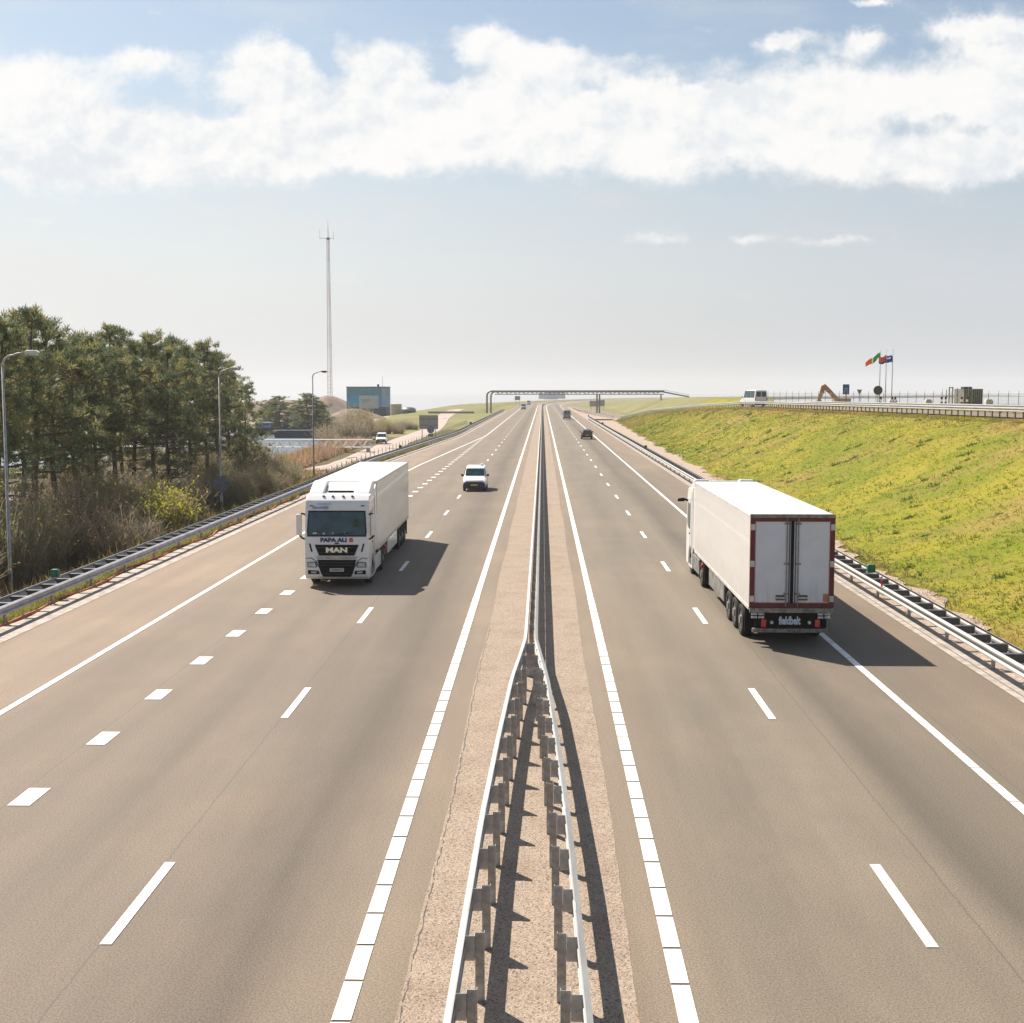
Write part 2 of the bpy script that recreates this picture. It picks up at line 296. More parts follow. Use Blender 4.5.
# ------------------------------------------------------------------ mesh helpers
class MB:
    def __init__(s): s.v = []; s.f = []; s.m = []
    def add(s, vs_, fs, mi=0):
        o = len(s.v); s.v += [tuple(p) for p in vs_]; s.f += [tuple(i + o for i in f) for f in fs]; s.m += [mi] * len(fs); return s
    def box(s, x0, x1, y0, y1, z0, z1, mi=0):
        return s.add([(x0,y0,z0),(x1,y0,z0),(x1,y1,z0),(x0,y1,z0),(x0,y0,z1),(x1,y0,z1),(x1,y1,z1),(x0,y1,z1)],
            [(0,3,2,1),(4,5,6,7),(0,1,5,4),(1,2,6,5),(2,3,7,6),(3,0,4,7)], mi)
    def quad(s, a, b, c, d, mi=0): return s.add([a, b, c, d], [(0, 1, 2, 3)], mi)
    def prism(s, poly, axis, a0, a1, mi=0):
        """poly in the two other axes; axis 'x': (y,z)  'y': (x,z)  'z': (x,y)"""
        def mk(p, a): return (a, p[0], p[1]) if axis == 'x' else ((p[0], a, p[1]) if axis == 'y' else (p[0], p[1], a))
        n = len(poly); vs_ = [mk(p, a0) for p in poly] + [mk(p, a1) for p in poly]
        return s.add(vs_, [tuple(range(n)), tuple(range(2*n-1, n-1, -1))] + [(i, n+i, n+(i+1) % n, (i+1) % n) for i in range(n)], mi)
    def tube(s, pts, r, n=8, mi=0, cap=True):
        pts = [Vector(p) for p in pts]; rs = r if isinstance(r, (list, tuple)) else [r] * len(pts)
        rings = []; up = Vector((.13, .27, 1)).normalized()
        for i, p in enumerate(pts):
            d = (pts[min(i+1, len(pts)-1)] - pts[max(i-1, 0)]).normalized()
            a = d.cross(up)
            if a.length < .05: a = d.cross(Vector((1, 0, 0)))
            a.normalize(); b = d.cross(a)
            rings += [p + (a * math.cos(2*math.pi*k/n) + b * math.sin(2*math.pi*k/n)) * rs[i] for k in range(n)]
        fs = []
        for i in range(len(pts)-1):
            for k in range(n): fs.append((i*n+k, i*n+(k+1) % n, (i+1)*n+(k+1) % n, (i+1)*n+k))
        if cap: fs += [tuple(range(n-1, -1, -1)), tuple(range((len(pts)-1)*n, len(pts)*n))]
        return s.add(rings, fs, mi)
    def sweep(s, prof, path, mi=0, closed=True):
        """profile (dx across, dz) swept along a path; across = right of travel in plan"""
        n = len(prof); vs_ = []; path = [Vector(p) for p in path]
        for i, p in enumerate(path):
            d = path[min(i+1, len(path)-1)] - path[max(i-1, 0)]; d.z = 0; d.normalize(); a = Vector((d.y, -d.x, 0))
            vs_ += [p + a * q[0] + Vector((0, 0, q[1])) for q in prof]
        fs = []; kk = n if closed else n-1
        for i in range(len(path)-1):
            for k in range(kk): fs.append((i*n+k, (i+1)*n+k, (i+1)*n+(k+1) % n, i*n+(k+1) % n))
        if closed: fs += [tuple(range(n)), tuple(range(len(path)*n-1, (len(path)-1)*n-1, -1))]
        return s.add(vs_, fs, mi)
    def disc(s, c, r, axis, t, n=20, mi=0):
        ring = [(r*math.cos(2*math.pi*k/n), r*math.sin(2*math.pi*k/n)) for k in range(n)]
        o = len(s.v); i0 = {'x': 0, 'y': 1, 'z': 2}[axis]
        s.prism(ring, axis, -t/2, t/2, mi)
        for k in range(o, len(s.v)): s.v[k] = tuple(s.v[k][j] + c[j] for j in range(3))
        return s
    def mesh(s, name, mats, smooth=False):
        me = bpy.data.meshes.new(name); me.from_pydata(s.v, [], s.f)
        for m in (mats if isinstance(mats, (list, tuple)) else [mats]): me.materials.append(M[m] if isinstance(m, str) else m)
        if len(me.materials) > 1: me.polygons.foreach_set('material_index', s.m)
        bm = bmesh.new(); bm.from_mesh(me); bmesh.ops.recalc_face_normals(bm, faces=bm.faces); bm.to_mesh(me); bm.free()
        if smooth: me.polygons.foreach_set('use_smooth', [True] * len(me.polygons)); 
        me.update(); return me
    def build(s, name, mats, parent=None, smooth=False, bevel=0, seg=2, angle=35):
        o = bpy.data.objects.new(name, s.mesh(name, mats, smooth)); COL.objects.link(o)
        if parent: o.parent = parent
        if bevel:
            b = o.modifiers.new('bevel', 'BEVEL'); b.width = bevel; b.segments = seg; b.limit_method = 'ANGLE'; b.angle_limit = R(angle)
            w = o.modifiers.new('wn', 'WEIGHTED_NORMAL'); w.keep_sharp = True
            o.data.polygons.foreach_set('use_smooth', [True] * len(o.data.polygons))
        return o
def npmesh(name, V, Fc, mats, mi=None, k=3):
    me = bpy.data.meshes.new(name); V = np.asarray(V, 'f'); Fc = np.asarray(Fc, 'i'); n = len(Fc)
    me.vertices.add(len(V)); me.vertices.foreach_set('co', V.ravel())
    me.loops.add(n * k); me.loops.foreach_set('vertex_index', Fc.ravel())
    me.polygons.add(n); me.polygons.foreach_set('loop_start', np.arange(0, n*k, k, dtype='i'))
    for m in mats: me.materials.append(M[m])
    if mi is not None: me.polygons.foreach_set('material_index', np.asarray(mi, 'i'))
    me.update(calc_edges=True); me.validate(); return me
def link(name, me, parent=None, loc=(0, 0, 0), rz=0, s=1):
    o = bpy.data.objects.new(name, me); COL.objects.link(o); o.location = loc; o.rotation_euler = (0, 0, rz)
    o.scale = (s, s, s) if not isinstance(s, tuple) else s
    if parent: o.parent = parent
    return o
def tag(o, label=None, cat=None, group=None, kind=None):
    if label: o['label'] = label
    if cat: o['category'] = cat
    if group: o['group'] = group
    if kind: o['kind'] = kind
    return o
def empty(name, loc=(0, 0, 0), rz=0, s=1):
    o = bpy.data.objects.new(name, None); COL.objects.link(o); o.location = loc; o.rotation_euler = (0, 0, rz); o.scale = (s, s, s); o.empty_display_size = .3
    return o
def struct(o): o['kind'] = 'structure'; return o
def copy_tree(o, parent=None):
    c = o.copy(); COL.objects.link(c)
    if parent: c.parent = parent
    for ch in list(o.children): copy_tree(ch, c)
    return c
def textmb(body, size, fn, mats, name, parent, bold=.0):
    cu = bpy.data.curves.new('t', 'FONT'); cu.body = body; cu.size = size; cu.align_x = 'CENTER'; cu.align_y = 'CENTER'; cu.extrude = .004; cu.offset = bold; cu.resolution_u = 3
    to = bpy.data.objects.new('t', cu); COL.objects.link(to); bpy.context.view_layer.update()
    me = bpy.data.meshes.new_from_object(to.evaluated_get(bpy.context.evaluated_depsgraph_get()))
    bpy.data.objects.remove(to); bpy.data.curves.remove(cu)
    for vtx in me.vertices: vtx.co = fn(vtx.co)
    me.materials.clear(); me.materials.append(M[mats]); me.name = name
    o = bpy.data.objects.new(name, me); COL.objects.link(o); o.parent = parent; return o
def interp(x, pts): return float(np.interp(x, [p[0] for p in pts], [p[1] for p in pts]))

# ------------------------------------------------------------------ setting: terrain
def cx(y): return np.where(y > 620, (y - 620)**2 / 3400., 0.) if isinstance(y, np.ndarray) else ((y-620)**2/3400. if y > 620 else 0.)
TOE = [(-80,13.9),(20,14.4),(39,14.7),(67,15.3),(164,16),(265,17.6),(316,18.7),(345,19.5),(2000,19.5)]
CREST = [(-80,37),(60,34.5),(87,33),(130,31),(183,29.5),(224,28),(293,25),(335,20.5),(345,20),(2000,20)]
CZ = [(-80,6.0),(87,5.72),(130,5.6),(183,5.4),(224,4.5),(293,2.65),(335,.15),(345,0),(2000,0)]
def sm(a, b, x): t = np.clip((x-a)/(b-a), 0, 1); return t*t*(3-2*t)
def bumpy(x, y):
    return (np.sin(x*.9+1.3*np.sin(y*.35))*np.sin(y*.55+x*.2)+.6*np.sin(x*1.9+y*1.3+2)*np.sin(y*1.7-x*.6))*.07
def hgt(x, y):
    x = np.asarray(x, float); y = np.asarray(y, float)
    xx = x - cx(np.asarray(y, float))
    toe = np.interp(y, *zip(*TOE)); cr = np.interp(y, *zip(*CREST)); cz = np.interp(y, *zip(*CZ))
    t = np.clip((xx-toe)/np.maximum(cr-toe, .5), 0, 1)
    hr = cz*(t - .06*np.sin(2*math.pi*t)) + bumpy(x, y)*np.clip(np.minimum(xx-toe, cr-xx)/2, 0, 1)
    # the hill beyond the ramp
    top = 5.75*(1-sm(380, 640, y)) 
    ramp_r = cr + 9.5
    hill = cz + np.clip((xx-ramp_r)/2.6, 0, 99)
    hr = np.where(xx > ramp_r, np.maximum(cz, np.minimum(hill, top)), hr)
    yf = 168+(80-x)/(80-41)*57+5
    mk = sm(0, 8, x-.172*y-2)*sm(0, 12, y-np.maximum(yf, 172))
    hr = hr*(1-mk)-5*mk
    # left low ground
    low = -1.5 + 2.4*sm(330, 460, y)*sm(-60, -40, xx)
    hl = low*sm(0, 3.6, -19.2-xx) + bumpy(x, y)*np.clip((-19-xx)/3, 0, 1)
    # harbour basin
    basin = sm(0, 5, -34-xx)*sm(0, 8, y-150)*sm(0, 8, 352-y)*sm(0, 8, 92+xx)
    hl = hl - 2.8*basin
    coast = np.interp(y, [0, 440, 520, 700, 900, 1400, 2600], [-900, -260, -75, -34, -24, -22, -22])
    hl = np.where(y > 400, hl - 6*sm(0, 12, coast-xx), hl)
    h = np.where(xx > 0, hr, hl) - .05
    h = h - np.where((xx > -18.2) & (xx < 12.9), .12*0, 0)
    coast_r = np.interp(y, [0, 500, 900, 1500, 2600], [1500, 900, 200, 60, 30])
    h = h - 6*sm(0, 20, xx-coast_r)
    return h - 6*sm(2300, 2450, y)
ys = np.concatenate([np.arange(-60, 30, 4.), np.arange(30, 140, 1.4), np.arange(140, 360, 3.), np.arange(360, 700, 8.), np.arange(700, 2500, 30.)])
xs = np.concatenate([-np.geomspace(1500, 60, 34), np.arange(-57, -18.4, 1.1), [-18.2, -10, 0, 8, 12.8], np.arange(13.3, 52, .9), np.geomspace(53, 1500, 40)])
GX, GY = np.meshgrid(xs, ys); GXs = GX + cx(GY)
GZ = hgt(GXs, GY); nx, ny = len(xs), len(ys)
V = np.stack([GXs.ravel(), GY.ravel(), GZ.ravel()], 1)
ii, jj = np.meshgrid(np.arange(nx-1), np.arange(ny-1)); a = (jj*nx+ii).ravel()
Fc = np.stack([a, a+1, a+1+nx, a+nx], 1)
fx = (GX[:-1, :-1].ravel()+GX[1:, 1:].ravel())/2; fyy = (GY[:-1, :-1].ravel()+GY[1:, 1:].ravel())/2
mi = np.where(fx > 0, 0, 1)
mi = np.where((fx > np.interp(fyy, *zip(*CREST))+9.6) & (fyy < 230) , 0, mi)
mi = np.where((fyy > 250), 2, mi); mi = np.where((fx > 0) & (fyy < 330), 0, mi)
mi = np.where((fx < -42) & (fyy < 118), 3, mi)
mi = np.where((fx < -50) & (fyy > 352) & (fyy < 430), 3, mi)
gme = npmesh('ground', V, Fc, ['soilgrass', 'scrubfloor', 'duneland', 'quay'], mi, 4)
gme.polygons.foreach_set('use_smooth', [True]*len(gme.polygons))
struct(link('ground', gme))
sea = MB().quad((-6000,-400,-3.2),(6000,-400,-3.2),(6000,9000,-3.2),(-6000,9000,-3.2)).build('sea', 'sea'); struct(sea)
hw = MB().quad((-95,148,-2.35),(-30,148,-2.35),(-30,356,-2.35),(-95,356,-2.35)).build('harbour_water', 'water'); struct(hw)

# strips following the road
def seglist(y0, y1):
    out = [y0]; y = y0
    while y < y1:
        y += 4 if y < 100 else (10 if y < 400 else 25)
        out.append(min(y, y1))
    return out
def strip(mb, xa, xb, y0, y1, z, mi=0, zb=None):
    yy = seglist(y0, y1); fa = xa if callable(xa) else (lambda y: xa); fb = xb if callable(xb) else (lambda y: xb); fz = z if callable(z) else (lambda x, y: z)
    vs_ = []
    for y in yy:
        A, B = fa(y)+cx(y), fb(y)+cx(y); vs_ += [(A, y, fz(A, y)), (B, y, fz(B, y))]
    mb.add(vs_, [(2*i, 2*i+1, 2*i+3, 2*i+2) for i in range(len(yy)-1)], mi); return mb
LEFT = [(-60,0.),(130,0.),(215,3.0),(260,3.0),(3000,3.0)]   # narrowing of the left side once the lane drops
def lsh(y): return interp(y, LEFT)
EDGE_L = lambda y: -16.4 + lsh(y)
END = 2200
struct(strip(MB(), EDGE_L, 11.8, -60, END, 0.0).build('motorway', 'asphalt'))
# ragged-edged median
mbm = MB(); prev = None; y = -40.
yl, xl, xr = [], [], []
while y < 90: yl.append(y); xl.append(-1.74+random.uniform(-.012,.012)+.03*math.sin(y*.33)); xr.append(1.23+random.uniform(-.012,.012)+.03*math.sin(y*.27+1)); y += .35
while y < END: yl.append(y); xl.append(-1.74); xr.append(1.22); y += 12
vs_ = []
for a, b, c in zip(xl, xr, yl): vs_ += [(a+cx(c), c, .006), (b+cx(c), c, .006)]
mbm.add(vs_, [(2*i, 2*i+1, 2*i+3, 2*i+2) for i in range(len(yl)-1)])
struct(mbm.build('median', 'median'))
# crack along the left median edge
cr = MB(); pts = []; y = 8.
while y < 40: pts.append((-1.69+random.uniform(-.014,.014)+.03*math.sin(y*.33)+.012*math.sin(y*4.1), y)); y += .12
cv = []
for (a, b) in pts:
    w = random.uniform(.003, .013); cv += [(a-w, b, .010), (a+w, b, .010)]
cr.add(cv, [(2*i, 2*i+1, 2*i+3, 2*i+2) for i in range(len(pts)-1) if random.random() < .82])
struct(cr.build('median_crack', 'darkgrey'))
# concrete edge strips
struct(strip(MB(), lambda y: EDGE_L(y)-1.15, EDGE_L, -20, 480, .012).build('concrete_verge', 'concrete'))
struct(strip(MB(), 11.8, lambda y: 12.55, -20, 350, .012).build('concrete_verge', 'concrete'))
kb = MB(); strip(kb, 12.02, 12.06, -20, 350, .018); kb.build('drain_joint', 'galvold'); struct(bpy.data.objects['drain_joint'])
# gravel strip on the right, ragged towards the grass
def gz(x, y): return float(hgt(x, y)) + .03
gb = MB(); vv = []; yy = []; y = -20.
while y < 345:
    yy.append(y); toe = interp(y, TOE); ed = toe + (-.55 if y < 80 else -.1) + random.uniform(-.22, .3) + .3*math.sin(y*.31) + .2*math.sin(y*1.1)
    for xq in (12.5, 12.9, 13.8, (13.8+ed)/2, ed): vv.append((xq, y, max(gz(xq, y), .004) if xq > 13 else .004))
    y += .5 if y < 120 else 2
gb.add(vv, [(5*i+k, 5*i+k+1, 5*i+k+6, 5*i+k+5) for i in range(len(yy)-1) for k in range(4)])
struct(gb.build('gravel_verge', 'gravel'))
# gore and ramp merging on the right
def crest(y): return interp(y, CREST)
def crz(y): return interp(y, CZ)
rp = MB(); vv = []; yy = seglist(-40, 345)
for y in yy:
    a = crest(y)+.9
    for xq in (a, a+4.2, a+8.4): vv.append((xq, y, crz(y)+.03))
rp.add(vv, [(3*i+k, 3*i+k+1, 3*i+k+4, 3*i+k+3) for i in range(len(yy)-1) for k in range(2)])
struct(rp.build('ramp_road', 'asphalt'))
mg = MB(); vv = []; yy = seglist(345, 620)
for y in yy:
    t = (y-345)/275.; a = 20.9*(1-t)+11.8*t; b = 29.3*(1-t)+16*t
    vv += [(min(a, 11.8+(a-11.8)), y, .008), (b, y, .008)]
mg.add(vv, [(2*i, 2*i+1, 2*i+3, 2*i+2) for i in range(len(yy)-1)])
struct(mg.build('ramp_merge', 'asphalt'))
go = MB(); vv = []
for y in seglist(330, 610):
    t = (y-345)/275.; b = 20.9*(1-t)+11.8*t; vv += [(12.6 if y < 350 else 11.8, y, .004), (max(b, 11.85), y, .004)]
go.add(vv, [(2*i, 2*i+1, 2*i+3, 2*i+2) for i in range(len(vv)//2-1)])
struct(go.build('gore_area', 'gravel'))
# service path on the left
pp = [(270,480),(345,465),(385,447),(430,430),(441,421)]
pc = [P(a, b, -1.45) for a, b in pp]; pc.append(Vector((-31, 470, .9)))
cen = [(-29, 60)] + [(p.x, p.y) for p in pc]
pa = MB(); vv = []; yy = list(np.arange(90, 470, 6.))
for y in yy:
    c = interp(y, [(q[1], q[0]) for q in cen])
    for xq in (c-2.4, c, c+2.4): vv.append((xq, y, float(hgt(xq, y))+.06))
pa.add(vv, [(3*i+k, 3*i+k+1, 3*i+k+4, 3*i+k+3) for i in range(len(yy)-1) for k in range(2)])
struct(pa.build('service_path', 'path'))
def pathx(y): return interp(y, [(q[1], q[0]) for q in cen])

# ------------------------------------------------------------------ road markings
ZM = .006
ln = MB()
def line(mb, x, w, y0, y1): strip(mb, (lambda y: x(y)-w/2) if callable(x) else x-w/2, (lambda y: x(y)+w/2) if callable(x) else x+w/2, y0, y1, ZM+.006)
y = 4.
while y < 46:                                   # sawn lengths near the bridge
    for x in (-2.43, 1.79): ln.add([(x-.12,y,ZM+.006),(x+.12,y,ZM+.006),(x+.12,y+1.015-.0012*y,ZM+.006),(x-.12,y+1.015-.0012*y,ZM+.006)], [(0,1,2,3)])
    ln.add([(8.80-.1,y,ZM+.006),(8.80+.1,y,ZM+.006),(8.80+.1,y+1.025,ZM+.006),(8.80-.1,y+1.025,ZM+.006)], [(0,1,2,3)])
    y += 1.06
for x in (-2.43, 1.79): line(ln, x, .22, y, END)
line(ln, 8.8, .19, y, END)
OUT = lambda y: interp(y, [(-60,-12.85),(125,-12.85),(215,-9.62),(3000,-9.62)])
line(ln, OUT, .18, -20, END)
struct(ln.build('edge_lines', 'paint'))
ds = MB()
y1 = P(105, 945).y; y2 = P(936, 948).y
for k in range(-1, 70):
    for x, ys0 in ((-6.02, y1), (5.38, y2)):
        a = ys0 + 12.1*k; L = 3.05
        if 36 < 0: pass
        c = cx(a)
        ds.add([(x-.085+c,a,ZM+.006),(x+.085+c,a,ZM+.006),(x+.085+c,a+L,ZM+.006),(x-.085+c,a+L,ZM+.006)], [(0,1,2,3)])
struct(ds.build('lane_dashes', 'paint'))
bk = MB(); yb = P(18, 806).y
for k in range(-3, 48):
    a = yb + 4.02*k
    x = -9.65
    if a > 214: break
    bk.add([(x-.21,a,ZM+.006),(x+.21,a,ZM+.006),(x+.21,a+1.02,ZM+.006),(x-.21,a+1.02,ZM+.006)], [(0,1,2,3)])
struct(bk.build('block_markings', 'paint'))

# ------------------------------------------------------------------ guard rails
def wbeam(side=1, h=.31, d=.075, t=.004):
    """W profile, side=+1 means the face looks to +x (across)"""
    o = [(0,-.155),(d,-.115),(d,-.075),(.0,-.03),(.0,.03),(d,.075),(d,.115),(0,.155)]
    o = [(side*a, b*h/.31) for a, b in o]
    return o + [(a - side*.018, b) for a, b in reversed(o)]
def children_limit(parent, name, me, locs, cap=100, rest_name=None):
    for i, L in enumerate(locs[:cap]): link(name, me, parent, L)
    if len(locs) > cap:
        vs0 = np.empty(len(me.vertices)*3, 'f'); me.vertices.foreach_get('co', vs0); vs0 = vs0.reshape(-1, 3)
        mb = MB(); fs0 = [tuple(p.vertices) for p in me.polygons]
        for L in locs[cap:]: mb.add(vs0 + np.array(L[:3]), fs0)
        tag(mb.build(rest_name or name, me.materials[0], parent), kind='stuff')
# median barrier
L_R = [(-10,-1.02,.52),(13,-1.00,.5),(19.5,-.94,.405),(24.5,-.83,.27),(29.4,-.69,.105),(32.2,-.53,-.07),(34.2,-.43,-.19),(36,-.425,-.195)]
def lr(y, k): return interp(y, [(q[0], q[k]) for q in L_R])
mbar = empty('median_barrier', (0, 10, 0)); tag(mbar, 'double steel guardrail on posts in the pink median, splayed apart close to the camera', 'guardrail')
def sub(mb): 
    mb.v = [(p[0], p[1]-10, p[2]) for p in mb.v]; return mb
yy = list(np.arange(-6, 38, 1.0)) + list(np.arange(38, 300, 8.)) + list(np.arange(300, 1000, 20.))
for k, sd in ((1, -1), (2, 1)):
    pth = [(lr(y, k)*.985+cx(y), y, .72) for y in yy]
    sub(MB().sweep(wbeam(sd), pth)).build('rail', 'galvtop', mbar)
    # overlapping splice plates with bolts
    bt = MB().box(-.008, .008, -.15, .15, .752, .758).box(sd*.02-.004, sd*.02+.004, -.14, .14, .50, .70).mesh('splice_plate', 'galv')
    for y in np.arange(8, 60, 4.): link('splice_plate', bt, mbar, (lr(y, k)*.985, y-10, .12))
def cpost(wx=.115, h=.91):
    # C-section post, opening sideways
    return MB().box(-wx/2, wx/2, -.035, -.029, -.1, h).box(-wx/2, -wx/2+.006, -.029, .035, -.1, h).box(wx/2-.006, wx/2, -.029, .035, -.1, h)
pm = cpost().mesh('post', 'post')
spm = MB().box(-.068, .068, -.05, -.044, .55, .87).box(-.068, -.062, -.044, .05, .55, .87).box(.062, .068, -.044, .05, .55, .87).box(-.02,-.005,-.058,-.05,.66,.675).box(.01,.02,-.058,-.05,.52,.535).mesh('spacer', 'galv')
locp, locs = [], []
y = 4.60
while y < 33.2:
    gap = lr(y, 2)-lr(y, 1)
    for k, sd in ((1, 1), (2, -1)):
        x = lr(y, k); off = min(.26, gap*.5-.03)
        if gap > .55:
            locp.append((x+sd*.215, y-10, 0)); locs.append((x+sd*.085, y-10, 0))
        elif gap > .3: locp.append((x+sd*.12, y-10, 0))
    y += 1.505
y = 36.
while y < 700:
    c = cx(y); locp.append((-.31+c, y-10, 0)); y += 2.0 if y < 120 else 4.
children_limit(mbar, 'post', pm, locp, 100); children_limit(mbar, 'spacer', spm, locs, 100)

def road_barrier(name, label, xf, width, y0, y1, z=lambda y: 0., postgap=4., spgap=1.333, mats=('galvtop', 'galv'), side=1, cap=100, backmat=None):
    """two W rails (front faces the road) joined by spacers on a row of posts; xf(y)=front rail x; side=+1: the road lies to -x"""
    e = empty(name, (xf(y0), y0, z(y0))); tag(e, label, 'guardrail')
    O = np.array([xf(y0), y0, z(y0)])
    def loc(mb): mb.v = [tuple(np.array(p)-O) for p in mb.v]; return mb
    yy = seglist(y0, y1)
    loc(MB().sweep(wbeam(-side), [(xf(y), y, z(y)+.60) for y in yy])).build('rail', mats[0], e)
    loc(MB().sweep(wbeam(side), [(xf(y)+side*width, y, z(y)+.60) for y in yy])).build('rail', backmat or mats[0], e)
    p = MB().box(-.05, .05, -.03, .03, -.12, .62).mesh('post', mats[1])
    locs = []; y = y0+.5
    while y < y1: locs.append((xf(y)+side*width*.5-O[0], y-O[1], z(y)-O[2])); y += postgap
    children_limit(e, 'post', p, locs, cap)
    if spgap:
        w2 = width*.5-.01
        s_ = MB().prism([(-w2,.70),(w2,.70),(w2,.42),(-w2*.5,.42)], 'y', -.09, -.08).box(-w2, w2, -.08, .10, .694, .70).mesh('spacer', 'shadesteel')
        locs = []; y = y0+.5
        while y < y1: locs.append((xf(y)+side*width*.5-O[0], y-O[1], z(y)-O[2])); y += spgap
        children_limit(e, 'spacer', s_, locs, cap)
    return e
road_barrier('roadside_barrier', 'double-sided steel guardrail along the right shoulder at the foot of the grass embankment', lambda y: 12.08+cx(y), .72, 26, 345, side=1)
road_barrier('roadside_barrier', 'dull grey double-sided guardrail along the left shoulder in front of the pine trees', lambda y: -17.3+lsh(y)+cx(y), .74, 28, 480, mats=('darkrail', 'post'), side=-1)
road_barrier('crest_barrier', 'steel guardrail with close posts along the top edge of the grass embankment', lambda y: crest(y)-.1, .5, 62, 335, z=crz, postgap=1.333, spgap=None, mats=('galvtop', 'galvold'), side=1)
road_barrier('crest_barrier', 'further steel guardrail behind the raised road on top of the embankment', lambda y: crest(y)+9.2, .5, 62, 250, z=crz, postgap=2.6, spgap=None, mats=('galvtop', 'galvold'), side=1)
road_barrier('gore_barrier', 'short guardrail curving beside the gore where the ramp joins the motorway', lambda y: interp(y, [(352,19.5),(400,16.2),(470,13.6),(620,12.6)]), .4, 352, 560, postgap=4, spgap=None, mats=('galvold', 'galvold'), side=1)
# green boxes and a red marker standing on the guardrails
def rail_box(p, lab, mt='green', s=1.):
    e = empty('marker_box', p); tag(e, lab, 'box', 'boxes mounted on the roadside guardrails')
    MB().prism([(-.21,0),(.21,0),(.21,.36),(.14,.42),(-.14,.42),(-.21,.36)], 'y', -.13, .13).build('casing', mt, e, bevel=.015)
    MB().box(-.24, .24, -.15, .15, -.03, 0).build('base_plate', 'galv', e)
    e.scale = (s*.72, s*.72, s*.68)
rail_box((-17.95, 45.6, .80), 'bright green box on the left guardrail, nearest the bottom edge of the photo')
rail_box((12.45, 47.6, .80), 'green box on the right guardrail just behind the rear of the near lorry')
rail_box((12.45, P(655, 447, .9).y, .80), 'green box on the right guardrail beyond the near lorry, beside the pink gravel', s=1.1)
rail_box((12.45, 262, .80), 'dark box on the far end of the right guardrail, right of the black car', 'darkgrey', 1.3)
rail_box((12.45, 343, .80), 'tiny dark box at the very start of the right guardrail near the gore', 'darkgrey', 1.2)
rail_box((-17.95+lsh(152), 152, .80), 'dark box on the left guardrail beyond the approaching lorry', 'darkgrey', 1.1)
rail_box((-17.9+lsh(262), 262, .80), 'dark box on the left guardrail next to the green dike', 'darkgrey', 1.5)
rm = MB().box(-.05, .05, -.04, .04, 0, .34).box(-.08, .08, -.05, .05, .34, .40).build('reflector_post', 'redlamp'); rm.location = (11.98, 44.3, .5); rm.location.z = .74; rm.scale = (.55, .55, .6)
tag(rm, 'small red reflector on the right guardrail near the frame edge', 'reflector')
# orange conduit lying under the left rail
oc = MB(); pts = [(-17.62+.16*math.sin(y*.8)+.1*math.sin(y*.31), y, .05+.03*math.sin(y*1.7)) for y in np.arange(36, 112, .6)]
oc.tube(pts, .05, 5); tag(oc.build('conduit', 'orange'), 'orange cable conduit lying in the grass under the left guardrail', 'conduit')

# ------------------------------------------------------------------ lorries
def wheel(parent, x, y, r=.5, w=.3, name='wheel', rm='rim', dual=False):
    t = MB(); n = 24
    for sgn_w in ([0] if not dual else [0]):
        prof = [(-w/2, r*.62),(-w/2, r*.93),(-w/2+.04, r),(w/2-.04, r),(w/2, r*.93),(w/2, r*.62)]
        vs_ = []
        for k in range(n):
            a = 2*math.pi*k/n
            for (dx, rr) in prof: vs_.append((dx, rr*math.cos(a), rr*math.sin(a)))
        m_ = len(prof)
        t.add(vs_, [(k*m_+j, k*m_+(j+1) % m_, ((k+1) % n)*m_+(j+1) % m_, ((k+1) % n)*m_+j) for k in range(n) for j in range(m_)])
    o = t.build(name, 'tyre', parent, smooth=True); o.location = (x, y, r)
    rr = MB()
    for s_ in (-1, 1):
        rr.disc((s_*(w/2-.05), 0, 0), r*.63, 'x', .04, 20); rr.disc((s_*(w/2-.01), 0, 0), r*.26, 'x', .08, 12)
        for k in range(8):
            a = 2*math.pi*k/8; rr.disc((s_*(w/2-.025), r*.42*math.cos(a), r*.42*math.sin(a)), r*.05, 'x', .03, 6)
    q = rr.build('rim', rm, o); return o
